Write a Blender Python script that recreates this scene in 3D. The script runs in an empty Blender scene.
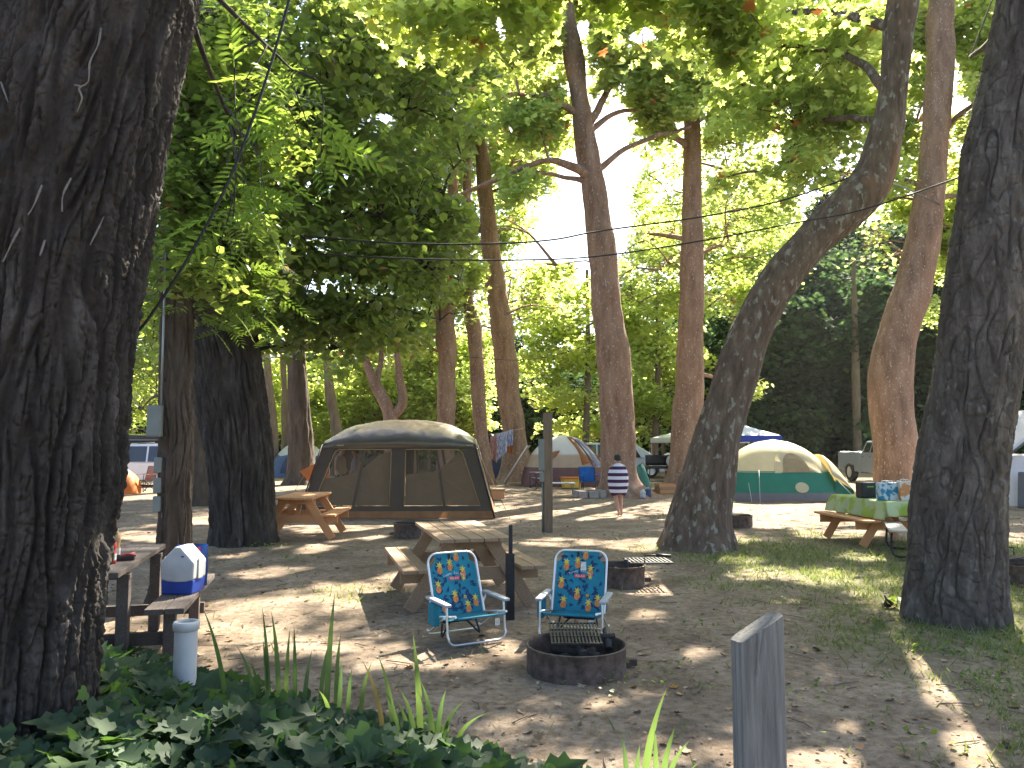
import bpy, math, random
import numpy as np
from mathutils import Vector, Matrix

rnd = random.Random(11)
rng = np.random.default_rng(11)
S = bpy.context.scene
COL = S.collection
R = math.radians

# ------------------------------------------------------------------ camera
W_, H_, F_ = 1024, 768, 780.0
CAMZ = 1.75
TH = math.atan(58.0 / F_)
cd = bpy.data.cameras.new('camera')
cam = bpy.data.objects.new('camera', cd)
COL.objects.link(cam)
cam.location = (0, 0, CAMZ)
cam.rotation_euler = (math.pi / 2 + TH, 0, 0)
cd.sensor_width = 36.0
cd.lens = F_ / W_ * 36.0
cd.clip_start = 0.05
cd.clip_end = 4000
S.camera = cam

def PX(px, py, d):
    """point seen at pixel (px, py) at distance d along the ground axis y"""
    u = (px - 512) / F_
    v = (384 - py) / F_
    y = math.cos(TH) - v * math.sin(TH)
    z = math.sin(TH) + v * math.cos(TH)
    k = d / y
    return Vector((u * k, d, CAMZ + z * k))

def G(px, py):
    """ground point under a pixel"""
    v = (384 - py) / F_
    y = math.cos(TH) - v * math.sin(TH)
    z = math.sin(TH) + v * math.cos(TH)
    k = -CAMZ / z
    return Vector(((px - 512) / F_ * k, y * k, 0))

def proj(p):
    """pixel of world points (N,3)"""
    p = np.asarray(p, float)
    x = p[:, 0]; y = p[:, 1]; z = p[:, 2] - CAMZ
    dep = y * math.cos(TH) + z * math.sin(TH)
    up = -y * math.sin(TH) + z * math.cos(TH)
    dep = np.where(dep < 0.05, 0.05, dep)
    return 512 + F_ * x / dep, 384 - F_ * up / dep

# ------------------------------------------------------------------ light
SUN_AZ, SUN_EL = R(28), R(43)
SUN = np.array([math.sin(SUN_AZ) * math.cos(SUN_EL), math.cos(SUN_AZ) * math.cos(SUN_EL), math.sin(SUN_EL)])
w = bpy.data.worlds.new('World'); S.world = w; w.use_nodes = True
nt = w.node_tree
bg = nt.nodes['Background']
sky = nt.nodes.new('ShaderNodeTexSky')
sky.sky_type = 'NISHITA'; sky.sun_disc = False
sky.sun_elevation = SUN_EL; sky.sun_rotation = SUN_AZ
sky.air_density = 1.0; sky.dust_density = 2.0; sky.ozone_density = 1.0
nt.links.new(sky.outputs[0], bg.inputs[0])
bg.inputs[1].default_value = 0.068
sl = bpy.data.lights.new('sun', 'SUN'); sl.energy = 5.0; sl.angle = R(0.5); sl.color = (1.0, 0.92, 0.76)
so = bpy.data.objects.new('sun', sl); COL.objects.link(so)
so.rotation_euler = Vector(SUN).to_track_quat('Z', 'Y').to_euler()
so.location = (0, 0, 40)
S.view_settings.view_transform = 'Standard'
S.view_settings.look = 'None'
S.view_settings.exposure = 2.7
S.view_settings.gamma = 1.0
S.cycles.use_denoising = True
S.cycles.max_bounces = 10
S.cycles.diffuse_bounces = 8
S.cycles.glossy_bounces = 2
S.cycles.transmission_bounces = 5
S.cycles.transparent_max_bounces = 12
S.cycles.caustics_reflective = False
S.cycles.caustics_refractive = False
S.cycles.sample_clamp_indirect = 10.0

# ------------------------------------------------------------------ noise
_perm = np.random.default_rng(3).permutation(256)
_perm = np.concatenate([_perm, _perm, _perm])
_gr = np.random.default_rng(4).normal(size=(256, 3)); _gr /= np.linalg.norm(_gr, axis=1)[:, None]
def perlin(x, y, z):
    x, y, z = np.broadcast_arrays(np.asarray(x, float), np.asarray(y, float), np.asarray(z, float))
    xi = np.floor(x).astype(int); yi = np.floor(y).astype(int); zi = np.floor(z).astype(int)
    xf = x - xi; yf = y - yi; zf = z - zi
    xi &= 255; yi &= 255; zi &= 255
    u = xf**3 * (xf * (xf * 6 - 15) + 10); v = yf**3 * (yf * (yf * 6 - 15) + 10); t = zf**3 * (zf * (zf * 6 - 15) + 10)
    def g(i, j, k):
        h = _perm[_perm[_perm[(xi + i)] + yi + j] + zi + k]
        gg = _gr[h]
        return gg[..., 0] * (xf - i) + gg[..., 1] * (yf - j) + gg[..., 2] * (zf - k)
    def L(a, b, f): return a + f * (b - a)
    x00 = L(g(0, 0, 0), g(1, 0, 0), u); x10 = L(g(0, 1, 0), g(1, 1, 0), u)
    x01 = L(g(0, 0, 1), g(1, 0, 1), u); x11 = L(g(0, 1, 1), g(1, 1, 1), u)
    return L(L(x00, x10, v), L(x01, x11, v), t) * 1.5
def fbm(x, y, z, o=4):
    a = 1.0; s = 0.0
    for i in range(o):
        s = s + a * perlin(np.asarray(x) * 2**i + 7.3 * i, np.asarray(y) * 2**i, np.asarray(z) * 2**i + 3.1 * i); a *= .5
    return s
def sstep(a, b, x):
    t = np.clip((x - a) / (b - a), 0, 1); return t * t * (3 - 2 * t)

# ------------------------------------------------------------------ objects
def props(o, label=None, cat=None, group=None, kind=None):
    if label: o['label'] = label
    if cat: o['category'] = cat
    if group: o['group'] = group
    if kind: o['kind'] = kind
    return o
def thing(name, label, cat, loc=(0, 0, 0), rz=0.0, group=None):
    o = bpy.data.objects.new(name, None); COL.objects.link(o)
    o.location = loc; o.rotation_euler = (0, 0, rz); o.empty_display_size = .2
    return props(o, label, cat, group)
def dup(root, loc, rz, label, name=None):
    r = root.copy(); COL.objects.link(r); r.location = loc; r.rotation_euler = (0, 0, rz); r['label'] = label
    for ch in list(root.children):
        c = ch.copy(); COL.objects.link(c); c.parent = r
        for g in list(ch.children):
            d = g.copy(); COL.objects.link(d); d.parent = c
    return r

class MB:
    """collects shapes for ONE mesh; material index per face"""
    def __init__(s): s.v = []; s.f = []; s.m = []; s.sm = []
    def add(s, vs, fs, mi=0, smooth=False):
        b = len(s.v); s.v.extend([tuple(p) for p in vs])
        for f in fs: s.f.append(tuple(i + b for i in f)); s.m.append(mi); s.sm.append(smooth)
        return s
    def box(s, c, size, rot=None, mi=0):
        hx, hy, hz = [q / 2 for q in size]
        vs = [Vector((x, y, z)) for z in (-hz, hz) for y in (-hy, hy) for x in (-hx, hx)]
        if rot is not None: vs = [rot @ p for p in vs]
        vs = [p + Vector(c) for p in vs]
        return s.add(vs, [(0, 2, 3, 1), (4, 5, 7, 6), (0, 1, 5, 4), (2, 6, 7, 3), (0, 4, 6, 2), (1, 3, 7, 5)], mi)
    def bar(s, a, b, wx, wz, mi=0, up=(0, 0, 1)):
        """plank from a to b, wx across, wz thick (along up)"""
        a = Vector(a); b = Vector(b); d = b - a; L = d.length; d.normalize()
        x = d.cross(Vector(up))
        if x.length < 1e-4: x = Vector((1, 0, 0))
        x.normalize(); u = x.cross(d)
        M_ = Matrix((x, d, u)).transposed()
        return s.box((a + b) / 2, (wx, L, wz), M_, mi)
    def tube(s, pts, r, n=8, mi=0, closed=False, cap=True):
        pts = [Vector(p) for p in pts]; N = len(pts)
        rs = r if isinstance(r, (list, tuple)) else [r] * N
        vs = []; nrm = None
        for i, p in enumerate(pts):
            if closed: t = pts[(i + 1) % N] - pts[i - 1]
            else: t = pts[min(i + 1, N - 1)] - pts[max(i - 1, 0)]
            t.normalize()
            if nrm is None:
                nrm = t.orthogonal().normalized()
            nrm = (nrm - t * nrm.dot(t))
            if nrm.length < 1e-6: nrm = t.orthogonal()
            nrm.normalize(); bn = t.cross(nrm)
            for k in range(n):
                a = 2 * math.pi * k / n
                vs.append(p + (nrm * math.cos(a) + bn * math.sin(a)) * rs[i])
        fs = []
        for i in range(N if closed else N - 1):
            j = (i + 1) % N
            for k in range(n):
                k2 = (k + 1) % n
                fs.append((i * n + k, i * n + k2, j * n + k2, j * n + k))
        s.add(vs, fs, mi, True)
        if cap and not closed:
            b = len(s.v) - len(vs)
            s.f.append(tuple(b + k for k in reversed(range(n)))); s.m.append(mi); s.sm.append(False)
            s.f.append(tuple(b + (N - 1) * n + k for k in range(n))); s.m.append(mi); s.sm.append(False)
        return s
    def lathe(s, prof, n=24, c=(0, 0, 0), mi=0, axis='z', smooth=True):
        vs = []; c = Vector(c)
        for r, z in prof:
            for k in range(n):
                a = 2 * math.pi * k / n
                p = Vector((r * math.cos(a), r * math.sin(a), z))
                if axis == 'y': p = Vector((p.x, p.z, p.y))
                if axis == 'x': p = Vector((p.z, p.x, p.y))
                vs.append(p + c)
        fs = [(i * n + k, i * n + (k + 1) % n, (i + 1) * n + (k + 1) % n, (i + 1) * n + k) for i in range(len(prof) - 1) for k in range(n)]
        return s.add(vs, fs, mi, smooth)
    def prism(s, poly, a, b, fn=None, mi=0):
        """polygon (2D list) between heights a and b, mapped by fn(x, y, h) -> point"""
        fn = fn or (lambda x, y, h: (x, y, h)); n = len(poly)
        vs = [fn(x, y, a) for x, y in poly] + [fn(x, y, b) for x, y in poly]
        fs = [tuple(reversed(range(n))), tuple(range(n, 2 * n))] + [(i, (i + 1) % n, n + (i + 1) % n, n + i) for i in range(n)]
        return s.add(vs, fs, mi)
    def grid(s, fn, nu, nv, mi=0, smooth=True):
        vs = [fn(i / (nu - 1), j / (nv - 1)) for j in range(nv) for i in range(nu)]
        fs = [(j * nu + i, j * nu + i + 1, (j + 1) * nu + i + 1, (j + 1) * nu + i) for j in range(nv - 1) for i in range(nu - 1)]
        return s.add(vs, fs, mi, smooth)
    def build(s, name, mats, parent=None, bevel=0, solid=0, sub=0, off=None, loc=None, fixn=True):
        me = bpy.data.meshes.new(name)
        vs = s.v
        if off is not None: vs = [(p[0] - off[0], p[1] - off[1], p[2] - off[2]) for p in vs]
        me.from_pydata(vs, [], s.f)
        mats = mats if isinstance(mats, (list, tuple)) else [mats]
        for m in mats: me.materials.append(m)
        me.polygons.foreach_set('material_index', s.m); me.polygons.foreach_set('use_smooth', s.sm)
        me.update()
        if fixn:
            import bmesh
            b = bmesh.new(); b.from_mesh(me); bmesh.ops.recalc_face_normals(b, faces=b.faces); b.to_mesh(me); b.free()
        o = bpy.data.objects.new(name, me); COL.objects.link(o)
        if parent: o.parent = parent
        if loc is not None: o.location = loc
        if sub:
            q = o.modifiers.new('s', 'SUBSURF'); q.levels = q.render_levels = sub
        if solid:
            q = o.modifiers.new('t', 'SOLIDIFY'); q.thickness = solid; q.offset = 0
        if bevel:
            q = o.modifiers.new('b', 'BEVEL'); q.width = bevel; q.segments = 2; q.limit_method = 'ANGLE'; q.angle_limit = R(40)
        return o

def npmesh(name, verts, loops, starts, totals, mat, parent=None, attr=None, smooth=False, off=None):
    me = bpy.data.meshes.new(name)
    verts = np.asarray(verts, np.float32)
    if off is not None: verts = verts - np.asarray(off, np.float32)
    me.vertices.add(len(verts)); me.vertices.foreach_set('co', verts.ravel())
    me.loops.add(len(loops)); me.loops.foreach_set('vertex_index', np.asarray(loops, np.int32))
    me.polygons.add(len(starts)); me.polygons.foreach_set('loop_start', np.asarray(starts, np.int32))
    if smooth: me.polygons.foreach_set('use_smooth', np.ones(len(starts), bool))
    me.materials.append(mat)
    if attr is not None:
        for k, a in attr.items():
            at = me.attributes.new(k, 'FLOAT', 'POINT'); at.data.foreach_set('value', np.asarray(a, np.float32))
    me.update(calc_edges=True)
    o = bpy.data.objects.new(name, me); COL.objects.link(o)
    if parent: o.parent = parent
    return o

def text_geo(s_, size):
    cu = bpy.data.curves.new('t', 'FONT'); cu.body = s_; cu.size = size; cu.align_x = 'CENTER'; cu.resolution_u = 3
    o = bpy.data.objects.new('t', cu); COL.objects.link(o)
    dg = bpy.context.evaluated_depsgraph_get(); dg.update()
    me = bpy.data.meshes.new_from_object(o.evaluated_get(dg))
    vs = [tuple(v.co) for v in me.vertices]; fs = [tuple(p.vertices) for p in me.polygons]
    bpy.data.objects.remove(o); bpy.data.curves.remove(cu); bpy.data.meshes.remove(me)
    return vs, fs

# ------------------------------------------------------------------ materials
def _new(name):
    m = bpy.data.materials.new(name); m.use_nodes = True
    t = m.node_tree; return m, t, t.nodes['Principled BSDF'], t.nodes['Material Output']
def tex_noise(t, scale, detail=4, coord='Object', stretch=None, rough=.55):
    tc = t.nodes.new('ShaderNodeTexCoord'); mp = t.nodes.new('ShaderNodeMapping')
    t.links.new(tc.outputs[coord], mp.inputs[0])
    if stretch: mp.inputs['Scale'].default_value = stretch
    n = t.nodes.new('ShaderNodeTexNoise'); n.inputs['Scale'].default_value = scale; n.inputs['Detail'].default_value = detail
    n.inputs['Roughness'].default_value = rough
    t.links.new(mp.outputs[0], n.inputs['Vector']); return n
def ramp(t, inp, stops):
    r = t.nodes.new('ShaderNodeValToRGB'); e = r.color_ramp.elements
    while len(e) < len(stops): e.new(.5)
    for i, (p, c) in enumerate(stops):
        e[i].position = p; e[i].color = (*c, 1) if len(c) == 3 else c
    t.links.new(inp, r.inputs[0]); return r
def M(name, col, rough=.7, var=.15, scale=6, bump=.0, metal=0, trans=0, stretch=None, spec=.4, bscale=None, tcol=None):
    m, t, b, out = _new(name)
    n = tex_noise(t, scale, 5, stretch=stretch)
    lo = tuple(max(0, c * (1 - var)) for c in col); hi = tuple(min(1, c * (1 + var)) for c in col)
    r = ramp(t, n.outputs[0], [(.3, lo), (.7, hi)])
    t.links.new(r.outputs[0], b.inputs['Base Color'])
    b.inputs['Roughness'].default_value = rough; b.inputs['Metallic'].default_value = metal
    b.inputs['Specular IOR Level'].default_value = spec
    if bump:
        bn = t.nodes.new('ShaderNodeBump'); bn.inputs['Strength'].default_value = bump; bn.inputs['Distance'].default_value = .02
        n2 = tex_noise(t, bscale or scale * 4, 6, stretch=stretch)
        t.links.new(n2.outputs[0], bn.inputs['Height']); t.links.new(bn.outputs[0], b.inputs['Normal'])
    if trans:
        tr = t.nodes.new('ShaderNodeBsdfTranslucent'); mx = t.nodes.new('ShaderNodeMixShader'); mx.inputs[0].default_value = trans
        if tcol: tr.inputs[0].default_value = (*tcol, 1)
        else: t.links.new(r.outputs[0], tr.inputs[0])
        t.links.new(b.outputs[0], mx.inputs[1]); t.links.new(tr.outputs[0], mx.inputs[2]); t.links.new(mx.outputs[0], out.inputs[0])
    return m
def glass(name='window_glass', col=(.02, .025, .03)):
    m, t, b, out = _new(name); b.inputs['Base Color'].default_value = (*col, 1); b.inputs['Roughness'].default_value = .05
    b.inputs['Specular IOR Level'].default_value = .8; return m
def screen_mat(name, col, alpha):
    m, t, b, out = _new(name); b.inputs['Base Color'].default_value = (*col, 1); b.inputs['Roughness'].default_value = .9
    tr = t.nodes.new('ShaderNodeBsdfTransparent'); mx = t.nodes.new('ShaderNodeMixShader'); mx.inputs[0].default_value = alpha
    t.links.new(tr.outputs[0], mx.inputs[1]); t.links.new(b.outputs[0], mx.inputs[2]); t.links.new(mx.outputs[0], out.inputs[0]); return m
def leaf_mat(name, stops, tstops, mix=.5, rough=.45, spec=.4):
    m, t, b, out = _new(name)
    a = t.nodes.new('ShaderNodeAttribute'); a.attribute_name = 'tint'
    r = ramp(t, a.outputs['Fac'], stops); r2 = ramp(t, a.outputs['Fac'], tstops)
    t.links.new(r.outputs[0], b.inputs['Base Color']); b.inputs['Roughness'].default_value = rough; b.inputs['Specular IOR Level'].default_value = spec
    tr = t.nodes.new('ShaderNodeBsdfTranslucent'); t.links.new(r2.outputs[0], tr.inputs[0])
    mx = t.nodes.new('ShaderNodeMixShader'); mx.inputs[0].default_value = mix
    t.links.new(b.outputs[0], mx.inputs[1]); t.links.new(tr.outputs[0], mx.inputs[2]); t.links.new(mx.outputs[0], out.inputs[0]); return m
def bark_mat(name, stops, scale=5, stretch=(1, 1, .25), bump=.6, patches=None, bscale=22, rough=.9, pscale=2.4):
    m, t, b, out = _new(name)
    n = tex_noise(t, scale, 6, stretch=stretch, rough=.65)
    r = ramp(t, n.outputs[0], stops); colr = r.outputs[0]
    if patches:
        for (pc, psc, lo, hi) in patches:
            n3 = tex_noise(t, psc, 3, stretch=(1, 1, .55), rough=.5)
            mk = ramp(t, n3.outputs[0], [(lo, (0, 0, 0)), (hi, (1, 1, 1))])
            mx = t.nodes.new('ShaderNodeMix'); mx.data_type = 'RGBA'
            t.links.new(mk.outputs[0], mx.inputs['Factor']); t.links.new(colr, mx.inputs['A']); mx.inputs['B'].default_value = (*pc, 1)
            colr = mx.outputs['Result']
    t.links.new(colr, b.inputs['Base Color']); b.inputs['Roughness'].default_value = rough; b.inputs['Specular IOR Level'].default_value = .25
    bn = t.nodes.new('ShaderNodeBump'); bn.inputs['Strength'].default_value = min(1, bump * 1.5); bn.inputs['Distance'].default_value = .03
    n2 = tex_noise(t, bscale, 6, stretch=(1, 1, .45), rough=.75)
    t.links.new(n2.outputs[0], bn.inputs['Height']); t.links.new(bn.outputs[0], b.inputs['Normal'])
    return m

BARK_DARK = bark_mat('dark_furrowed_bark', [(.3, (.024, .019, .016)), (.55, (.055, .045, .039)), (.75, (.12, .104, .095))], 7, bump=.5, bscale=40)
BARK_BROWN = bark_mat('brown_furrowed_bark', [(.3, (.05, .036, .027)), (.6, (.10, .075, .057)), (.8, (.17, .135, .11))], 6, bump=.5, bscale=30)
BARK_PLATE = bark_mat('grey_plated_bark', [(.3, (.05, .038, .031)), (.55, (.11, .09, .077)), (.75, (.20, .17, .15))], 9, bump=.6, bscale=26,
                      patches=[((.17, .15, .13), 14.0, .60, .70)])
BARK_SYC = bark_mat('mottled_sycamore_bark', [(.3, (.15, .085, .055)), (.6, (.28, .175, .12)), (.8, (.38, .27, .21))], 4, bump=.35, bscale=18,
                    patches=[((.40, .32, .27), 20.0, .60, .68)])
BARK_LEAN = bark_mat('mottled_leaning_bark', [(.3, (.065, .045, .033)), (.55, (.14, .10, .078)), (.75, (.23, .18, .145))], 8, bump=.6, bscale=22,
                     patches=[((.24, .225, .20), 10.0, .585, .65), ((.20, .11, .07), 1.6, .62, .72)])
BARK_FAR = bark_mat('plain_grey_brown_bark', [(.3, (.10, .075, .06)), (.7, (.2, .155, .13))], 5, bump=.3)

LEAF_SYC = leaf_mat('sycamore_leaf', [(0, (.045, .085, .022)), (.6, (.075, .125, .03)), (.97, (.10, .14, .035)), (1, (.28, .10, .04))],
                    [(0, (.48, .60, .13)), (.6, (.67, .76, .19)), (.96, (.83, .86, .30)), (1, (.75, .25, .10))], .68)
LEAF_DARK = leaf_mat('dark_bay_leaf', [(0, (.028, .055, .022)), (.7, (.055, .09, .035)), (.96, (.09, .12, .04)), (1, (.24, .11, .05))],
                     [(0, (.26, .40, .07)), (.7, (.44, .56, .09)), (.95, (.65, .70, .16)), (1, (.6, .28, .12))], .5, .34, .6)
LEAF_WAL = leaf_mat('walnut_leaf', [(0, (.035, .07, .02)), (1, (.06, .105, .03))], [(0, (.22, .38, .04)), (1, (.42, .55, .07))], .5, .4)
LEAF_FAR = leaf_mat('distant_maple_leaf', [(0, (.045, .085, .022)), (1, (.09, .13, .035))], [(0, (.55, .67, .14)), (1, (.82, .86, .29))], .7)
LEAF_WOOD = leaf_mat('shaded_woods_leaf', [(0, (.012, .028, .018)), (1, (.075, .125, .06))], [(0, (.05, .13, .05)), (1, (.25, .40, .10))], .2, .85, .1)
LEAF_IVY = leaf_mat('ivy_leaf', [(0, (.026, .046, .026)), (.6, (.05, .082, .045)), (1, (.12, .17, .07))], [(0, (.10, .22, .04)), (1, (.26, .46, .06))], .3, .62, .2)
# ------------------------------------------------------------------ leaves
def _half(outline, fold=.12):
    """two halves folded along the midrib; outline: left side points from base to tip"""
    n = len(outline); vs = []
    vs.append((0, 0, 0)); vs.append((0, 1, -.10))
    L = [(-x, y, fold * x - .12 * y * y) for x, y in outline]; Rr = [(x, y, fold * x - .12 * y * y) for x, y in outline]
    vs += L + Rr
    fl = [0] + [2 + i for i in range(n)] + [1]
    fr = [1] + [2 + n + i for i in reversed(range(n))] + [0]
    return np.array(vs, float), [fl, fr]
LT = {}
LT['syc'] = _half([(.30, -.02), (.58, .22), (.30, .34), (.50, .66), (.16, .62)], .25)
LT['simple'] = _half([(.20, .35), (.14, .72)], .3)
LT['round'] = _half([(.34, .25), (.36, .6)], .2)
LT['ivy'] = _half([(.22, -.10), (.42, -.08), (.56, .14), (.36, .28), (.46, .50), (.20, .56), (.10, .80)], .22)
def _compound():
    vs = []; fs = []
    def lf(bx, by, bz, ang, ln):
        b = len(vs); c, s_ = math.cos(ang), math.sin(ang)
        for (x, y, z) in [(0, 0, 0), (-.13, .35, .03), (-.09, .7, -.02), (0, 1, -.12), (.09, .7, -.02), (.13, .35, .03)]:
            x *= ln; y *= ln; z *= ln
            vs.append((bx + x * c - y * s_, by + x * s_ + y * c, bz + z))
        fs.append([b, b + 1, b + 2, b + 3]); fs.append([b, b + 3, b + 4, b + 5])
    for i in range(7):
        y = .16 + i * .115; z = -.25 * y * y; ln = .30 * (1 - abs(i - 3) * .07)
        lf(0, y, z, R(68 - i * 4), ln); lf(0, y + .03, z, -R(68 - i * 4), ln)
    lf(0, .95, -.23, 0, .24)
    b = len(vs); vs.extend([(-.006, 0, 0), (.006, 0, 0), (.004, .97, -.23), (-.004, .97, -.23)]); fs.append([b, b + 1, b + 2, b + 3])
    return np.array(vs, float), fs
LT['compound'] = _compound()

DENS = 1.0
class Leaves:
    def __init__(s): s.V = []; s.L = []; s.T = []; s.A = []; s.nv = 0
    def add(s, P, kind, size, tilt=.55, droop=.25, tint=None, nrm=None):
        P = np.asarray(P, float); N = len(P)
        if N == 0: return
        tv, tf = LT[kind]
        if nrm is None:
            n = np.stack([rng.normal(0, tilt, N), rng.normal(0, tilt, N), np.ones(N)], 1)
        else: n = np.asarray(nrm, float) + rng.normal(0, tilt, (N, 3))
        n /= np.linalg.norm(n, axis=1)[:, None]
        a = rng.uniform(0, 2 * np.pi, N)
        d = np.stack([np.cos(a), np.sin(a), np.full(N, -droop)], 1)
        d -= n * (d * n).sum(1)[:, None]; d /= np.linalg.norm(d, axis=1)[:, None]
        x = np.cross(d, n)
        sz = (np.asarray(size) * np.ones(N))[:, None, None]
        V = P[:, None, :] + sz * (tv[None, :, 0:1] * x[:, None, :] + tv[None, :, 1:2] * d[:, None, :] + tv[None, :, 2:3] * n[:, None, :])
        k = len(tv)
        base = s.nv + np.arange(N) * k
        for f in tf:
            s.L.append((base[:, None] + np.array(f)[None, :]))
        s.V.append(V.reshape(-1, 3)); s.nv += N * k
        tt = rng.uniform(0, 1, N) if tint is None else np.asarray(tint)
        s.A.append(np.repeat(tt, k))
    def build(s, name, mat, parent, off=(0, 0, 0)):
        V = np.concatenate(s.V); loops = np.concatenate([l.ravel() for l in s.L])
        tot = np.concatenate([np.full(len(l), l.shape[1]) for l in s.L])
        st = np.concatenate([[0], np.cumsum(tot)[:-1]])
        return npmesh(name, V, loops, st, tot, mat, parent, {'tint': np.concatenate(s.A)}, off=off)

# where the sun reaches the ground through gaps of the canopy (pixel x, y, half width, half height of the sunlit patches)
FLECKS = [(350, 530, 60, 7), (420, 519, 60, 5), (560, 488, 75, 9), (575, 509, 95, 5), (760, 508, 110, 9), (800, 521, 70, 6), (840, 532, 50, 4), (300, 512, 40, 4),
          (235, 552, 26, 6), (300, 546, 40, 6), (275, 572, 50, 7), (345, 585, 30, 4), (365, 600, 26, 4),
          (250, 630, 45, 8), (320, 645, 60, 9), (385, 655, 60, 10), (450, 660, 50, 9), (500, 650, 34, 10), (400, 576, 30, 4),
          (685, 582, 26, 6), (655, 588, 40, 5), (640, 543, 45, 6), (565, 541, 50, 4), (760, 572, 40, 7), (815, 575, 34, 6), (740, 560, 30, 4), (870, 556, 40, 4),
          (855, 642, 26, 6), (700, 651, 26, 7), (650, 615, 30, 5), (880, 655, 20, 5), (980, 745, 50, 12), (740, 735, 30, 14), (820, 750, 50, 8), (1015, 540, 20, 8),
          (300, 740, 30, 9), (130, 640, 26, 9), (420, 742, 24, 8), (475, 765, 30, 9), (660, 690, 16, 5), (600, 700, 20, 5), (1000, 620, 16, 5), (525, 512, 40, 4), (450, 498, 120, 6), (630, 500, 110, 8), (770, 507, 130, 10), (560, 512, 100, 6), (330, 521, 70, 5), (640, 503, 50, 5), (700, 512, 40, 4), (480, 500, 50, 5), (900, 505, 60, 5), (250, 520, 60, 5), (180, 512, 60, 5), (460, 575, 30, 4),
          (120, 560, 50, 5), (150, 535, 40, 4), (440, 595, 20, 4), (500, 575, 26, 4), (790, 600, 30, 4), (930, 690, 30, 6), (870, 725, 36, 7)]
def fleck(gx, gy):
    """0..1 how much sun should reach ground points"""
    gx = np.asarray(gx, float); gy = np.asarray(gy, float)
    px, py = proj(np.stack([gx, gy, np.zeros_like(gx)], 1))
    nz = perlin(gx * 1.1, gy * 1.1, 3.0) * .55 + perlin(gx * 3.2, gy * 3.2, 9.0) * .35
    m = np.zeros_like(gx)
    for (x, y, a, b) in FLECKS:
        r = np.sqrt(((px - x) / (a * 1.15))**2 + ((py - y) / (b * 1.45))**2)
        m = np.maximum(m, 1 - sstep(.75, 1.1, r + nz * .55))
    far = (gy > 24) & (gy < 42)
    m = np.where(far, np.maximum(m, sstep(-.12, .12, perlin(gx * .35, gy * .35, 5.5) + nz * .4 + .30)), m)
    m = np.where((gy < 3.4), np.maximum(m, sstep(.25, .45, nz)), m)
    return m
def carve(P):
    """keep leaves that do not block a sun gap"""
    t = (P[:, 2]) / SUN[2]
    g = P - t[:, None] * SUN[None, :]
    m = fleck(g[:, 0], g[:, 1]) * np.interp(P[:, 1], [36, 43], [1, .25])
    return rng.uniform(0, 1, len(P)) > m * .985
GAPS = [(598, 205, 30, 62), (580, 175, 26, 26), (622, 165, 17, 18), (556, 238, 26, 22), (500, 30, 8, 16), (645, 36, 14, 8), (612, 112, 14, 12),
        (385, 118, 9, 9), (960, 105, 12, 10)]
def gap_ok(P):
    px, py = proj(P); nz = perlin(px / 22.0, py / 22.0, 2.2) * .5
    ok = np.ones(len(P), bool)
    for (x, y, a, b) in GAPS:
        ok &= (np.sqrt(((px - x) / a)**2 + ((py - y) / b)**2) + nz) > 1
    return ok
# trunks stand clear of leaves here: (px, py, half w, half h, only leaves nearer than d)
CLEAR = [(615, 420, 24, 110, 25.7), (604, 270, 20, 70, 25.7), (688, 420, 20, 80, 29), (691, 230, 16, 110, 29), (700, 470, 60, 90, 13.3), (740, 370, 40, 70, 13.3), (790, 260, 40, 60, 13.3),
         (860, 190, 45, 45, 13.3), (893, 80, 24, 120, 13.3), (895, 400, 32, 110, 28), (920, 270, 26, 70, 28), (937, 100, 18, 130, 28), (505, 340, 16, 130, 36), (478, 330, 12, 90, 31),
         (446, 390, 14, 80, 32), (297, 430, 20, 70, 34), (230, 440, 46, 110, 13.8), (175, 460, 24, 150, 8.5), (965, 400, 60, 220, 8), (1010, 100, 45, 200, 8),
         (577, 60, 14, 60, 25.7), (590, 150, 16, 40, 25.7), (487, 200, 12, 60, 36), (385, 440, 110, 45, 40), (790, 470, 100, 50, 30), (560, 470, 60, 45, 33), (640, 470, 60, 45, 38),
         (880, 470, 60, 40, 40), (150, 460, 50, 55, 30), (388, 390, 24, 40, 30), (520, 400, 30, 60, 34)]
def clear_ok(P):
    px, py = proj(P); d = P[:, 1]; ok = np.ones(len(P), bool)
    for (x, y, a, b, dd) in CLEAR:
        ok &= ~((np.abs(px - x) < a) & (np.abs(py - y) < b) & (d < dd + .6))
    return ok

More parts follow.
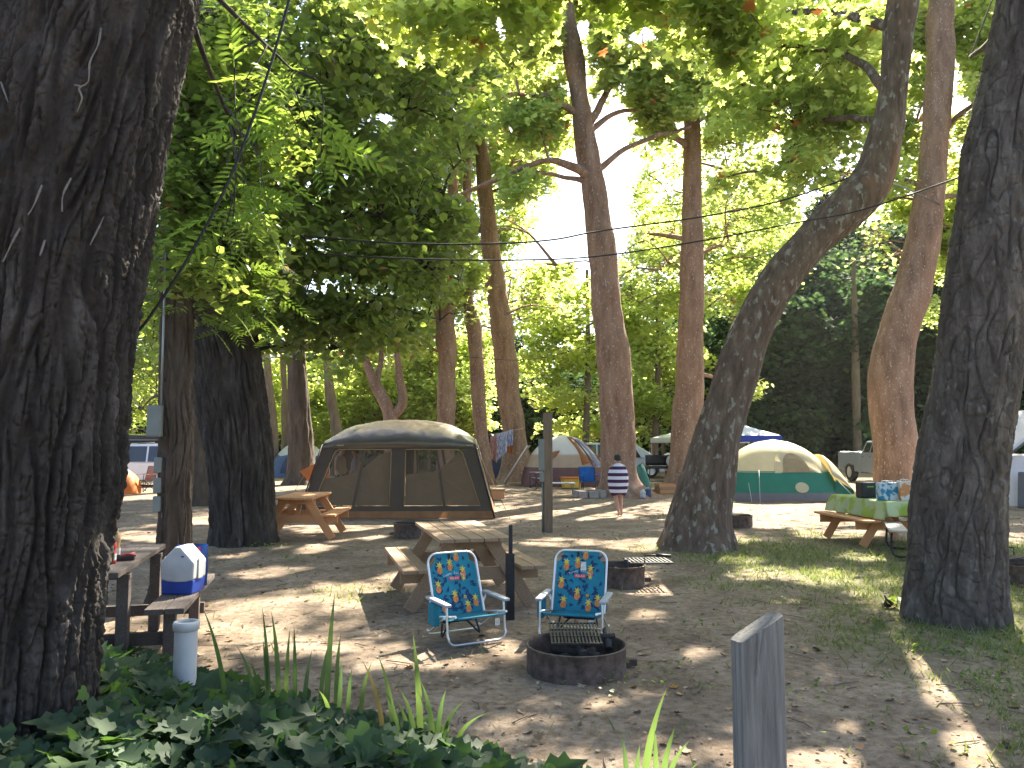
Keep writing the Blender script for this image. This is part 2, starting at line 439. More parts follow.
def blob_leaves(LV, blobs, kind, size, per, spread, anchors=None, twigs=None, filt=True, tilt=.55, droop=.3, hide=0):
    """blobs: (centre, radii, number of sprays). Each spray is a flat drooping fan of leaves on a twig."""
    for (c, r, ns) in blobs:
        c = np.array(c, float); r = np.array(r, float)
        q = rng.normal(size=(ns, 3)); q /= np.linalg.norm(q, axis=1)[:, None]
        q *= (rng.uniform(.12, 1, ns)**.5)[:, None]
        C = c + q * r
        C = C[C[:, 2] > 1.2]
        if filt and len(C): C = C[gap_ok(C) & clear_ok(C)]
        ns2 = len(C)
        if ns2 == 0: continue
        sp = spread * rng.uniform(.6, 1.35, ns2)
        nn = np.stack([rng.normal(0, .35, ns2), rng.normal(0, .35, ns2), np.ones(ns2)], 1); nn /= np.linalg.norm(nn, axis=1)[:, None]
        base_t = np.clip(rng.uniform(0, .55) + rng.uniform(-.15, .15, ns2), 0, .6)
        k = per
        a = rng.uniform(0, 2 * np.pi, (ns2, k)); rr = np.sqrt(rng.uniform(0, 1, (ns2, k))) * sp[:, None]
        ex = np.cross(nn, np.array([1.0, .2, 0])); ex /= np.linalg.norm(ex, axis=1)[:, None]; ey = np.cross(nn, ex)
        P = C[:, None, :] + ex[:, None, :] * (np.cos(a) * rr)[..., None] + ey[:, None, :] * (np.sin(a) * rr)[..., None] \
            + nn[:, None, :] * rng.normal(0, .16, (ns2, k))[..., None] * sp[:, None, None]
        P[..., 2] -= (rr**2 / sp[:, None]) * .35
        T = np.clip(base_t[:, None] + rng.uniform(0, .36, (ns2, k)), 0, .95)
        red = rng.uniform(0, 1, (ns2, k)) < .006; T[red] = 1.0
        P = P.reshape(-1, 3); T = T.ravel()
        if filt:
            ok = carve(P) & gap_ok(P) & clear_ok(P); P = P[ok]; T = T[ok]
        LV.add(P, kind, size * rng.uniform(.65, 1.2, len(P)), tilt, droop, T)
        if twigs is not None and anchors is not None:
            A = np.asarray(anchors)
            for i in range(0, ns2, 1 if C[0][1] < 20 else 4):
                dd = np.linalg.norm(A - C[i], axis=1) + np.maximum(0, A[:, 2] - C[i][2]) * .6
                p0 = A[dd.argmin()]
                if np.linalg.norm(p0 - C[i]) > 3.5: continue
                mid = (p0 + C[i]) / 2 + np.array([rnd.uniform(-.1, .1), rnd.uniform(-.1, .1), .12])
                twigs.tube([p0, mid, C[i]], [.016, .011, .004], 4, cap=False)

# ------------------------------------------------------------------ trunks
def catmull(pts, n):
    pts = np.asarray(pts, float); N = len(pts)
    P = np.vstack([2 * pts[0] - pts[1], pts, 2 * pts[-1] - pts[-2]])
    out = []
    seg = np.linalg.norm(np.diff(pts[:, :3], axis=0), axis=1)
    for i in range(N - 1):
        m = max(1, int(round(seg[i] / n)))
        t = np.linspace(0, 1, m, endpoint=False)[:, None]
        p0, p1, p2, p3 = P[i], P[i + 1], P[i + 2], P[i + 3]
        out.append(.5 * ((2 * p1) + (-p0 + p2) * t + (2 * p0 - 5 * p1 + 4 * p2 - p3) * t**2 + (-p0 + 3 * p1 - 3 * p2 + p3) * t**3))
    out.append(pts[-1:]); return np.vstack(out)
def bark_disp(kind, X, Y, Z, amp, sc, seed):
    X = X + seed * 3.7; Y = Y - seed * 2.1
    if kind == 'furrow':
        wx = perlin(X * sc * .4, Y * sc * .4, Z * sc * .14) * .5
        n1 = perlin(X * sc + wx, Y * sc + wx, Z * sc * .11 + wx * .5)
        n2 = perlin(X * sc * 1.7 + 9, Y * sc * 1.7, Z * sc * .24)
        n3 = perlin(X * sc * .8 + 3, Y * sc * .8, Z * sc * .9 + wx)
        f = 1 - sstep(.02, .26, np.abs(n1)); f2 = 1 - sstep(.02, .20, np.abs(n2)); f3 = 1 - sstep(0, .07, np.abs(n3))
        fine = fbm(X * sc * 4, Y * sc * 4, Z * sc * 2.6, 3); flake = np.abs(perlin(X * sc * 2.6, Y * sc * 2.6, Z * sc * 1.3 + 5))
        return -amp * f - amp * .45 * f2 * (1 - f) - amp * .28 * f3 * (1 - f) + amp * .20 * fine + amp * .35 * flake * (1 - f)
    if kind == 'plate':
        wx = perlin(X * sc * .6, Y * sc * .6, Z * sc * .4) * .45
        n1 = perlin(X * sc + wx, Y * sc + wx, Z * sc * .15)
        n2 = perlin(X * sc * .45 + 4 + wx, Y * sc * .45 - wx, Z * sc * 1.0)
        n3 = perlin(X * sc * 2.1 + 8, Y * sc * 2.1, Z * sc * .4)
        f = 1 - sstep(.01, .11, np.abs(n1)); f2 = (1 - sstep(0, .06, np.abs(n2))) * .65; f3 = (1 - sstep(0, .09, np.abs(n3))) * .4
        step_ = np.floor(perlin(X * sc * .7 + 2, Y * sc * .7, Z * sc * .35) * 4) / 4
        return -amp * np.maximum(np.maximum(f, f2), f3) + amp * .35 * step_ + amp * .22 * fbm(X * sc * 3, Y * sc * 3, Z * sc * 2, 3)
    return amp * fbm(X * sc, Y * sc, Z * sc * .5, 3)
def trunk(name, pts, radii, parent, mat, off, kind='smooth', amp=.01, sc=5, step=.15, nseg=20, flare=0.0, lobes=5, seed=1, bump_big=.04, twist=0.):
    q = catmull(np.hstack([np.asarray(pts, float), np.asarray(radii, float)[:, None]]), step)
    P = q[:, :3]; r = np.maximum(q[:, 3], .004); N = len(P)
    s_ = np.concatenate([[0], np.cumsum(np.linalg.norm(np.diff(P, axis=0), axis=1))])
    T = np.gradient(P, axis=0); T /= np.linalg.norm(T, axis=1)[:, None]
    ref = np.array([0.13, 1.0, 0.07]); e1 = np.cross(T, ref); e1 /= np.linalg.norm(e1, axis=1)[:, None]; e2 = np.cross(T, e1)
    a = np.linspace(0, 2 * np.pi, nseg, endpoint=False)
    if flare:
        h = P[:, 2] - P[0, 2]
        fl = np.exp(-np.maximum(h, 0) / .28)
    else: fl = np.zeros(N)
    rr = r[:, None] * (1 + fl[:, None] * flare * (.55 + .45 * np.cos(a * lobes + seed)[None, :]) )
    cx = np.cos(a)[None, :] * rr; cy = np.sin(a)[None, :] * rr
    ss = s_[:, None] * np.ones_like(cx)
    big = perlin(cx * 1.3 + seed * 5, cy * 1.3, ss * .7) * bump_big * np.minimum(1, r[:, None] / .3) + perlin(cx * 3 + seed, cy * 3, ss * 1.1) * bump_big * .4
    tw = ss * twist
    bx = np.cos(a[None, :] + tw) * r[:, None]; by = np.sin(a[None, :] + tw) * r[:, None]
    dsp = bark_disp(kind, bx, by, ss, amp, sc, seed) * np.minimum(1, r[:, None] / .12) + big
    rad = rr + dsp
    V = P[:, None, :] + e1[:, None, :] * (np.cos(a)[None, :] * rad)[..., None] + e2[:, None, :] * (np.sin(a)[None, :] * rad)[..., None]
    V = V.reshape(-1, 3)
    i = np.arange(N - 1)[:, None]; k = np.arange(nseg)[None, :]; k2 = (k + 1) % nseg
    F = np.stack([i * nseg + k, i * nseg + k2, (i + 1) * nseg + k2, (i + 1) * nseg + k], -1).reshape(-1, 4)
    st = np.arange(len(F)) * 4
    return npmesh(name, V, F.ravel(), st, np.full(len(F), 4), mat, parent, smooth=True, off=off), P, r

def line_pts(cl, d, dd=0.0):
    """pixel centre line [(px, py, width px)] at distance d -> world points, radii; dd = distance gained along the height"""
    pts = []; rad = []
    n = len(cl)
    for i, (x, y, wd) in enumerate(cl):
        D = d + dd * i / max(1, n - 1)
        pts.append(PX(x, y, D)); rad.append(wd * D / F_ / 2)
    return [tuple(p) for p in pts], rad

def tree(name, label, cl, d, mat, leafkind=None, leafmat=None, size=.15, per=26, spread=.55, blobs=(), limbs=(), kind='smooth', amp=.012, sc=6, step=.18, nseg=24,
         flare=.35, seed=1, dd=0.0, cat='tree', group=None, filt=True, sink=.25, bump_big=.05, twist=0., roots=None, tilt=.55, droop=.3, twig=True, crown='crown', fill=(), extra=None, over=.2):
    pts, rad = line_pts(cl, d, dd)
    base = Vector((pts[0][0], pts[0][1], 0))
    p0 = list(pts[0]); dz = p0[2]
    pts = [(pts[0][0], pts[0][1], -sink)] + ([pts[0]] if pts[0][2] > .25 else []) + list(pts[1:])
    rad = [rad[0]] + ([rad[0]] if p0[2] > .25 else []) + list(rad[1:])
    root = thing(name, label, cat, base, 0, group)
    o, P, rr = trunk('trunk', pts, rad, root, mat, base, kind, amp, sc, step, nseg, flare, seed=seed, bump_big=bump_big, twist=twist)
    anchors = [p for p in P if p[2] > 2.2]
    br = MB()
    for L in limbs:
        lp, lr = line_pts([(x, y, wd) for x, y, wd, _ in L], 1.0), None
        pp = [PX(x, y, D) for x, y, wd, D in L]; r2 = [wd * D / F_ / 2 for x, y, wd, D in L]
        qq = catmull(np.hstack([np.array([tuple(p) for p in pp]), np.array(r2)[:, None]]), .25)
        qq[:, :3] += np.stack([perlin(qq[:, 0] * 1.5, qq[:, 2] * 1.5, seed + 1.), perlin(qq[:, 0] * 1.5, qq[:, 2] * 1.5, seed + 5.), perlin(qq[:, 0] * 1.5, qq[:, 1] * 1.5, seed + 9.)], 1) * .07 * np.minimum(1, np.arange(len(qq)) / 3)[:, None]
        br.tube(qq[:, :3], [max(.006, v) for v in qq[:, 3]], 8)
        anchors += [p for p in qq[:, :3]]
    if leafkind:
        LV = Leaves(); B = []; blobs = list(blobs)
        for (x0, y0, x1, y1, D, st, ns) in fill:
            for yy in np.arange(y0, y1, st * .8):
                for xx in np.arange(x0, x1, st):
                    DD = D + rnd.uniform(-1.6, 1.6); rr_ = st * D / F_ * .62
                    blobs.append((xx + rnd.uniform(-.5, .5) * st, yy + rnd.uniform(-.5, .5) * st, DD, rr_, rr_, rr_ * .75, int(ns * rnd.uniform(.3, 1.3))))
        for (x, y, D, rx, ry, rz, ns) in blobs:
            if y < -35: ns = ns * over
            if y > -35 and filt and not gap_ok(np.array([tuple(PX(x, y, D))]))[0]: continue
            c = PX(x, y, D); B.append((c, (rx, ry, rz), int(ns * DENS * (1.5 if D > 39 else 2.5 if D > 20 else 1.8))))
            A = np.array(anchors); c_ = np.array(c)
            dist = np.linalg.norm(A - c_, axis=1) + np.maximum(0, A[:, 2] - c_[2] + .3) * 1.5
            j = dist.argmin(); p0 = A[j]
            if np.linalg.norm(p0 - c_) > .8 and twig:
                ln = np.linalg.norm(p0 - c_)
                mid = p0 * .55 + c_ * .45 + np.array([rnd.uniform(-.15, .15) * ln * .5, 0, .10 * ln])
                qq = catmull(np.array([[*p0, .02 + .014 * ln], [*mid, .014 + .008 * ln], [*c_, .012]]), .35)
                br.tube(qq[:, :3], list(qq[:, 3]), 6); anchors += list(qq[2:, :3])
        blob_leaves(LV, B, leafkind, size, per, spread, anchors, br if twig else None, filt, tilt, droop)
        if LV.nv: LV.build(crown, leafmat, root, base)
    if extra:
        k2, m2, sz2, per2, sp2, bl2 = extra; L2 = Leaves()
        blob_leaves(L2, [(PX(x, y, D), (rx, ry, rz), ns) for x, y, D, rx, ry, rz, ns in bl2], k2, sz2, per2, sp2, anchors, br, filt, .5, .6)
        if L2.nv: L2.build('leaf_sprays', m2, root, base)
    if br.v: br.build('branches', mat, root, off=base, fixn=False)
    return root

# ------------------------------------------------------------------ ground
def grassy(x, y):
    """0..1 how green the ground is"""
    x = np.asarray(x, float); y = np.asarray(y, float)
    n = fbm(x * .45 + 3, y * .45, 1.0, 4) * .8 + perlin(x * 1.9, y * 1.9, 4.0) * .35
    b = sstep(1.0, 4.0, x) * (1 - .6 * sstep(10, 15, y)) * (1 - sstep(16, 24, y)) * .9 + .42 * np.exp(-((y - 13.2) / 1.6)**2) * sstep(-2, 1, x) \
        + .65 * np.exp(-((y - 9.4) / 1.1)**2 - ((x + 2.0) / 1.5)**2) + .3 * np.exp(-((y - 30) / 6)**2) * sstep(9, 15, x) - .12
    return np.clip(sstep(.25, .95, b + n * .55), 0, 1)
def gz(x, y):
    return (perlin(x * .9, y * .9, 7.0) * .018 + perlin(x * 3, y * 3, 2.0) * .010 + perlin(x * 8, y * 8, 5.0) * .006) * (np.asarray(y) < 40)
def build_ground():
    u = np.linspace(-1, 1, 520)
    xs = 13 * u + 1500 * np.sign(u) * np.abs(u)**9
    v = np.linspace(0, 1, 620)
    ys = -8 + 44 * v + 1800 * v**12
    X, Y = np.meshgrid(xs, ys); x = X.ravel(); y = Y.ravel()
    z = gz(x, y) - .02
    nx, ny = len(xs), len(ys)
    i = np.arange(ny - 1)[:, None]; k = np.arange(nx - 1)[None, :]
    F = np.stack([i * nx + k, i * nx + k + 1, (i + 1) * nx + k + 1, (i + 1) * nx + k], -1).reshape(-1, 4)
    m, t, b, out = _new('dry_dirt_ground')
    a = t.nodes.new('ShaderNodeAttribute'); a.attribute_name = 'green'
    n1 = tex_noise(t, 1.3, 6); n2 = tex_noise(t, 14, 8, rough=.7); n3 = tex_noise(t, 60, 4, rough=.7)
    d1 = ramp(t, n1.outputs[0], [(.3, (.19, .148, .115)), (.7, (.385, .315, .25))])
    d2 = ramp(t, n2.outputs[0], [(.3, (.42, .36, .30)), (.55, (.85, .82, .78)), (.75, (1.1, 1.08, 1.05))])
    mu = t.nodes.new('ShaderNodeMix'); mu.data_type = 'RGBA'; mu.blend_type = 'MULTIPLY'; mu.inputs['Factor'].default_value = 1
    t.links.new(d1.outputs[0], mu.inputs['A']); t.links.new(d2.outputs[0], mu.inputs['B'])
    g1 = ramp(t, n2.outputs[0], [(.3, (.09, .105, .045)), (.7, (.20, .20, .09))])
    ma = t.nodes.new('ShaderNodeMath'); ma.operation = 'MULTIPLY'; ma.inputs[1].default_value = .8; t.links.new(a.outputs['Fac'], ma.inputs[0])
    mx = t.nodes.new('ShaderNodeMix'); mx.data_type = 'RGBA'
    t.links.new(ma.outputs[0], mx.inputs['Factor']); t.links.new(mu.outputs['Result'], mx.inputs['A']); t.links.new(g1.outputs[0], mx.inputs['B'])
    t.links.new(mx.outputs['Result'], b.inputs['Base Color']); b.inputs['Roughness'].default_value = .95; b.inputs['Specular IOR Level'].default_value = .1
    bn = t.nodes.new('ShaderNodeBump'); bn.inputs['Strength'].default_value = .55; bn.inputs['Distance'].default_value = .03
    ad = t.nodes.new('ShaderNodeMath'); ad.operation = 'ADD'; t.links.new(n2.outputs[0], ad.inputs[0]); t.links.new(n3.outputs[0], ad.inputs[1])
    t.links.new(ad.outputs[0], bn.inputs['Height']); t.links.new(bn.outputs[0], b.inputs['Normal'])
    o = npmesh('ground', np.stack([x, y, z], 1), F.ravel(), np.arange(len(F)) * 4, None, m, attr={'green': grassy(x, y)}, smooth=True)
    props(o, kind='structure')
build_ground()

def build_hill():
    m = M('hill_soil', (.10, .09, .055), .95, .3, .3, bump=.3)
    mb = MB()
    def f(u, v):
        x = -90 + 230 * u; y = 52 + 90 * v
        top = 6 + 16 * sstep(.25, .8, u)
        z = -.3 + top * float(sstep(0, .8, v)) * 1.3 + float(perlin(x * .05, y * .05, 0)) * 1.5 * v
        return (x, y + 6 * math.sin(u * 7), z)
    mb.grid(f, 60, 30)
    o = mb.build('hill', m, fixn=False); props(o, kind='structure')
build_hill()
def hill_z(x, y):
    u = (np.asarray(x) + 90) / 230; v = (np.asarray(y) - 6 * np.sin(u * 7) - 52) / 90
    return np.maximum(0, (6 + 16 * sstep(.25, .8, u)) * sstep(0, .8, np.clip(v, 0, 1)) * 1.3 - .3)

def scatter_ground():
    # grass tufts
    N = 260000
    d = 3.6 + 22 * rng.uniform(0, 1, N)**1.8
    x = rng.uniform(-.75, .75, N) * d; y = d
    g = grassy(x, y); keep = rng.uniform(0, 1, N) < g**1.1 * .9 + .004
    x = x[keep]; y = y[keep]; n = len(x)
    cl = perlin(x * 5, y * 5, 1.0); k2 = cl > -.15; x = x[k2]; y = y[k2]; n = len(x)
    h = rng.uniform(.025, .095, n) * (1 + .5 * perlin(x, y, 8.0)); a = rng.uniform(0, 6.28, n); wd = rng.uniform(.0025, .005, n) * (1 + y / 9)
    lean = rng.uniform(.3, 1.3, n) * h; b = rng.uniform(0, 6.28, n)
    z0 = gz(x, y) - .022
    p1 = np.stack([x - np.cos(a) * wd, y - np.sin(a) * wd, z0], 1); p2 = np.stack([x + np.cos(a) * wd, y + np.sin(a) * wd, z0], 1)
    p3 = np.stack([x + np.cos(b) * lean, y + np.sin(b) * lean, z0 + h], 1)
    V = np.stack([p1, p2, p3], 1).reshape(-1, 3)
    gm = leaf_mat('grass_blade', [(0, (.045, .085, .022)), (.7, (.08, .125, .035)), (1, (.28, .24, .12))], [(0, (.2, .3, .05)), (1, (.4, .4, .12))], .35)
    o = npmesh('grass', V, np.arange(len(V)), np.arange(n) * 3, None, gm, attr={'tint': np.repeat(rng.uniform(0, 1, n), 3)})
    props(o, 'short patchy grass growing on the dry campsite ground', 'grass', kind='stuff')
    # fallen leaves and bark crumbs
    N = 9000
    d = 3.8 + 26 * rng.uniform(0, 1, N)**1.5
    x = rng.uniform(-.75, .75, N) * d; y = d
    P = np.stack([x, y, gz(x, y) - .012], 1)
    LV = Leaves(); big = rng.uniform(0, 1, N) < .16
    LV.add(P[big], 'syc', rng.uniform(.035, .08, big.sum()), .3, 0)
    LV.add(P[~big], 'round', rng.uniform(.012, .04, (~big).sum()), .35, 0)
    lm = leaf_mat('fallen_leaf', [(0, (.11, .075, .045)), (.5, (.22, .15, .09)), (.85, (.40, .31, .21)), (1, (.42, .19, .07))], [(0, (.1, .06, .02)), (1, (.3, .2, .1))], .1, .7, .2)
    o = LV.build('fallen_leaves', lm, None); props(o, 'dry brown leaves scattered over the dirt ground', 'leaf litter', kind='stuff')
    # twigs
    mb = MB()
    for i in range(260):
        dd = 4 + 12 * rnd.random()**1.4; xx = rnd.uniform(-.7, .7) * dd; an = rnd.uniform(0, 6.28); ln = rnd.uniform(.05, .28)
        c = Vector((xx, dd, float(gz(np.array(xx), np.array(dd))) - .012)); v = Vector((math.cos(an), math.sin(an), 0)) * ln / 2
        mb.tube([c - v, c + Vector((rnd.uniform(-.02, .02), rnd.uniform(-.02, .02), .006)), c + v], [.004, .0045, .003], 5)
    o = mb.build('twigs', BARK_FAR, fixn=False); props(o, 'small dry twigs lying over the dirt ground', 'twigs', kind='stuff')
    # broad leaved weeds in the near right
    LV = Leaves()
    for (px, py, n_, s_) in [(905, 745, 14, .06), (960, 742, 10, .05), (850, 640, 12, .045), (800, 690, 18, .05), (835, 700, 16, .045), (870, 720, 16, .05), (910, 700, 12, .045), (960, 690, 14, .045),
                             (640, 683, 14, .05), (668, 668, 20, .05), (705, 690, 22, .05), (690, 640, 16, .05), (700, 627, 24, .05), (745, 575, 16, .05), (770, 600, 20, .05), (930, 650, 30, .06), (1000, 680, 30, .06),
                             (860, 620, 30, .06), (820, 615, 24, .06), (610, 690, 12, .05), (270, 548, 40, .07), (300, 560, 30, .06)]:
        g = G(px, py); q = rng.normal(0, .09, (n_, 3)); q[:, 2] = np.abs(q[:, 2]) * .35 + .012; q[:, 0] *= 2
        LV.add(np.array(g)[None, :] + q, 'round', .75 * s_ * rng.uniform(.5, 1.2, n_), .5, -.2)
    o = LV.build('weeds', LEAF_WAL, None); props(o, 'low green weeds sprouting through the dirt', 'weeds', kind='stuff')
scatter_ground()
# ------------------------------------------------------------------ trees
# near left trunk, deeply furrowed
def near_tree():
    d = 4.6
    def c(px, z, rr): 
        yy = d; x = (px - 512) / F_ * yy
        return (x - rr, yy, z)
    # right edge pixels of the trunk at heights
    edge = [(-.25, 92, .66), (.15, 94, .60), (.45, 97, .565), (.9, 100, .55), (1.4, 109, .545), (1.75, 117, .54), (2.3, 125, .54), (2.9, 134, .535), (3.5, 150, .53), (4.2, 171, .52), (5.2, 205, .49), (6.5, 250, .45), (8.5, 280, .38), (11, 320, .28), (14, 330, .14), (16, 340, .03)]
    pts = [c(px, z, rr) for z, px, rr in edge]; rad = [e[2] for e in edge]
    base = Vector((pts[0][0], d, 0))
    root = thing('walnut_tree', 'huge dark furrowed trunk filling the left edge, rising from the ivy', 'tree', base)
    k = 11
    trunk('trunk', pts[:k], rad[:k], root, BARK_DARK, base, 'furrow', .052, 11.5, .0095, 560, .10, 7, 2, .05)
    o, P, r = trunk('upper_trunk', pts[k - 1:], rad[k - 1:], root, BARK_DARK, base, 'furrow', .03, 7, .1, 60, 0, 7, 2, .03)
    br = MB(); anchors = []
    for (a, b, c_, r0) in [((-2.0, 4.6, 5.6), (-1.2, 4.9, 6.2), (.5, 6.2, 7.0), .10), ((-2.1, 4.6, 5.0), (-2.2, 5.2, 5.0), (-1.75, 6.0, 4.7), .04), ((-1.9, 4.6, 7.2), (-3.5, 5.5, 8.5), (-5.5, 6.5, 9.5), .12),
                           ((-1.7, 4.6, 8.0), (-.5, 5.6, 9.5), (1.2, 7, 11), .11), ((-2.0, 4.6, 5.2), (-2.5, 5.8, 5.1), (-2.6, 7.2, 4.6), .05)]:
        q = catmull(np.array([[*a, r0], [*b, r0 * .6], [*c_, r0 * .2]]), .15)
        br.tube(q[:, :3], list(q[:, 3]), 8); anchors += list(q[:, :3])
    LV = Leaves(); A = np.array(anchors)
    B = [((-1.9, 5.6, 4.15), (.35, .4, .35), 12), ((-1.75, 6.2, 4.25), (.4, .5, .3), 12), ((-2.35, 6.8, 3.9), (.35, .5, .4), 16), ((-2.3, 6.6, 3.1), (.25, .5, .4), 12)]
    for (cc, rr_, ns) in B:
        for k in range(max(2, ns // 4)):
            e = np.array(cc) + rng.normal(0, .55, 3) * np.array(rr_); j = np.linalg.norm(A - e, axis=1).argmin() if k == 0 else rng.integers(len(A) // 3, len(A)); p0 = A[j]
            if np.linalg.norm(p0 - e) > 1.6: p0 = A[np.linalg.norm(A - e, axis=1).argmin()]
            mid = (p0 + e) / 2 + np.array([rnd.uniform(-.15, .15), rnd.uniform(-.15, .15), .15])
            q = catmull(np.array([p0, mid, e]), .12); br.tube(q, list(np.linspace(.010, .003, len(q))), 5, cap=False)
            for p in q[len(q) // 2:]:
                if rnd.random() < .55: LV.add(np.array([p]), 'compound', rnd.uniform(.34, .56), .45, .9)
    B = [((-4.5, 6.0, 8.0), (2.6, 1.6, 1.5), 60), ((-.5, 5.8, 8.5), (2.0, 1.2, 1.0), 30)]
    blob_leaves(LV, B, 'round', .13, 22, .5, filt=False)
    LV.build('crown', LEAF_WAL, root, base); br.build('branches', BARK_DARK, root, off=base, fixn=False)
    # pale dry ivy stems clinging to the bark, two ivy leaves low on it
    st = MB()
    def onbark(px, py):
        # project on the trunk front
        zz = PX(px, py, d).z; i = min(range(len(edge)), key=lambda q: abs(edge[q][0] - zz)); cx = np.interp(zz, [e[0] for e in edge], [p[0] for p in pts]); r_ = np.interp(zz, [e[0] for e in edge], rad) + .012
        lo = d
        for _ in range(8):
            p = PX(px, py, lo); dx = max(-r_ * .98, min(r_ * .98, p.x - cx)); lo = d - math.sqrt(max(0, r_ * r_ - dx * dx))
        return PX(px, py, lo)
    for path in [[(101, 28), (98, 45), (90, 62), (88, 82), (79, 88), (82, 98), (77, 112)], [(136, 120), (133, 158), (118, 180), (106, 212), (90, 245)], [(147, 88), (150, 104), (141, 116)], [(42, 185), (34, 205), (28, 215)],
                 [(20, 228), (12, 243), (3, 262)], [(71, 178), (63, 195), (62, 212)], [(1, 82), (8, 102)], [(45, 240), (40, 256)], [(74, 85), (80, 86)]]:
        q = catmull(np.array([tuple(onbark(*p)) for p in path]), .02) + np.array([0, 0, 0])
        st.tube(q, [.0045 + .0015 * math.sin(i * .7) for i in range(len(q))], 6)
    st.build('dry_ivy_stem', M('dry_vine', (.16, .14, .125), .9, .3, 30), root, off=base, fixn=False)
    iv = Leaves(); pp = np.array([tuple(onbark(62, 648)), tuple(onbark(57, 664)), tuple(onbark(30, 735)), tuple(onbark(55, 690)), tuple(onbark(90, 690))]) + np.array([0, -.03, 0])
    iv.add(pp, 'ivy', .085, .35, .3, nrm=np.tile([[.2, -1, .5]], (5, 1)))
    iv.build('climbing_ivy', LEAF_IVY, root, base)
near_tree()

# brown trunk with meter box, right behind the left table
tree('walnut_tree', 'slim brown trunk carrying the grey electrical box and conduit, beside the dark table', [(170, 606, 42), (173, 560, 35), (175, 480, 33), (176, 400, 33), (177, 320, 33), (178, 240, 33), (178, 120, 30), (176, 0, 26), (170, -150, 18), (160, -300, 8)],
     8.7, BARK_BROWN, 'compound', LEAF_WAL, .40, 3, .5,
     blobs=[(190, 250, 9.0, .45, .6, .5, 16), (225, 270, 9.3, .40, .6, .45, 16), (235, 315, 9.0, .22, .4, .3, 7), (200, 180, 9.6, .6, .8, .7, 26), (160, 260, 10.5, .5, .8, .8, 16), (240, 100, 10, .7, .8, .8, 24), (185, 60, 10, .6, .8, .8, 20), (185, 120, 9.6, .3, .6, .8, 14)],
     extra=('round', LEAF_DARK, .105, 26, .34, [(172, 200, 8.0, .35, .3, .5, 34), (205, 120, 8.2, .5, .4, .5, 44), (190, 265, 8.0, .30, .3, .35, 22), (225, 200, 8.6, .5, .5, .6, 46), (180, 60, 8.0, .4, .4, .4, 30), (240, 40, 8.6, .5, .5, .5, 34), (260, 130, 9, .5, .5, .6, 40), (165, 290, 9.6, .3, .4, .3, 14), (250, 260, 9.4, .4, .4, .4, 24)]), kind='furrow', amp=.030, sc=12, step=.02, nseg=200, flare=.75, seed=3, bump_big=.03, droop=.9, tilt=.4)
# big dark trunk
tree('bay_tree', 'thick nearly black leaning trunk left of the picnic tables with dense dark crown', [(246, 550, 66), (243, 520, 62), (241, 470, 64), (236, 420, 66), (228, 370, 68), (216, 320, 66), (205, 260, 58), (200, 190, 48), (198, 100, 36), (200, 0, 26), (205, -150, 16)],
     13.8, BARK_DARK, 'round', LEAF_DARK, .17, 24, .50,
     blobs=[(215, 60, 12, 1.2, 1.4, 1.2, 36), (300, 50, 12.5, 1.6, 1.5, 1.3, 60), (380, 30, 13.5, 1.3, 1.5, 1.2, 42), (250, 150, 12.5, 1.3, 1.4, 1.0, 45), (330, 140, 13, 1.4, 1.5, 1.0, 51), (400, 200, 14.5, 1.1, 1.4, .9, 33), (420, 110, 14.5, .9, 1.3, .9, 20),
            (265, 240, 12.8, 1.1, 1.3, .9, 36), (345, 240, 13.5, 1.3, 1.3, .9, 42), (300, 310, 14.0, .9, 1.2, .55, 21), (360, 315, 14.5, 1.0, 1.2, .55, 24), (425, 270, 15, .8, 1.2, .6, 19), (250, 300, 13, .5, 1.0, .5, 10), (440, 225, 15, .8, 1.2, .5, 13),
            (455, 60, 15.5, .7, 1, .6, 14), (470, 150, 16, .6, 1, .5, 10), (460, 280, 16, .6, 1, .4, 9), (440, 320, 16, .6, 1, .35, 9), (390, 345, 15.5, .6, 1, .3, 10), (330, 350, 15, .5, 1, .3, 9), (475, 215, 16, .5, 1, .4, 7), (280, 350, 15, .5, .8, .3, 8), (160, 130, 14.5, 1.0, 1.4, 1.4, 24), (160, 300, 16, .9, 1.5, 1.2, 21), (330, -120, 14, 3, 3, 2.0, 72), (480, -160, 15, 2.6, 3, 1.6, 42), (160, -120, 14, 2.5, 3, 2.0, 42)],
     limbs=[[(214, 300, 30, 13.8), (240, 262, 22, 13.4), (290, 230, 14, 13.2), (350, 215, 7, 13.5), (410, 222, 3, 14)], [(205, 240, 26, 13.8), (250, 160, 18, 13.2), (310, 90, 12, 13), (380, 40, 5, 13.5)], [(203, 200, 22, 13.8), (225, 120, 14, 12.8), (240, 60, 7, 12.2)], [(190, 220, 18, 13.8), (170, 150, 10, 14.5), (150, 90, 5, 15)],
            [(232, 215, 18, 13.6), (270, 60, 13, 13), (278, -20, 8, 13)]],
     kind='furrow', amp=.055, sc=8, step=.028, nseg=320, flare=.22, seed=5, bump_big=.10, tilt=.85)
tree('bay_tree', 'dark leaning trunk half hidden between the slim brown trunk and the thick black trunk', [(203, 503, 30), (199, 470, 24), (194, 430, 20), (188, 390, 18), (184, 330, 15), (182, 260, 11)], 22, BARK_BROWN, 'simple', LEAF_DARK, .15, 26, .6,
     blobs=[(150, 340, 23, 1.5, 1.5, 1.4, 50), (205, 320, 23, 1.3, 1.5, 1.0, 36), (140, 410, 26, 1.2, 1.2, 1.0, 22), (200, 250, 22, 2.2, 2, 1.6, 60)], seed=7, step=.12, kind='furrow', amp=.03, sc=5, nseg=40)
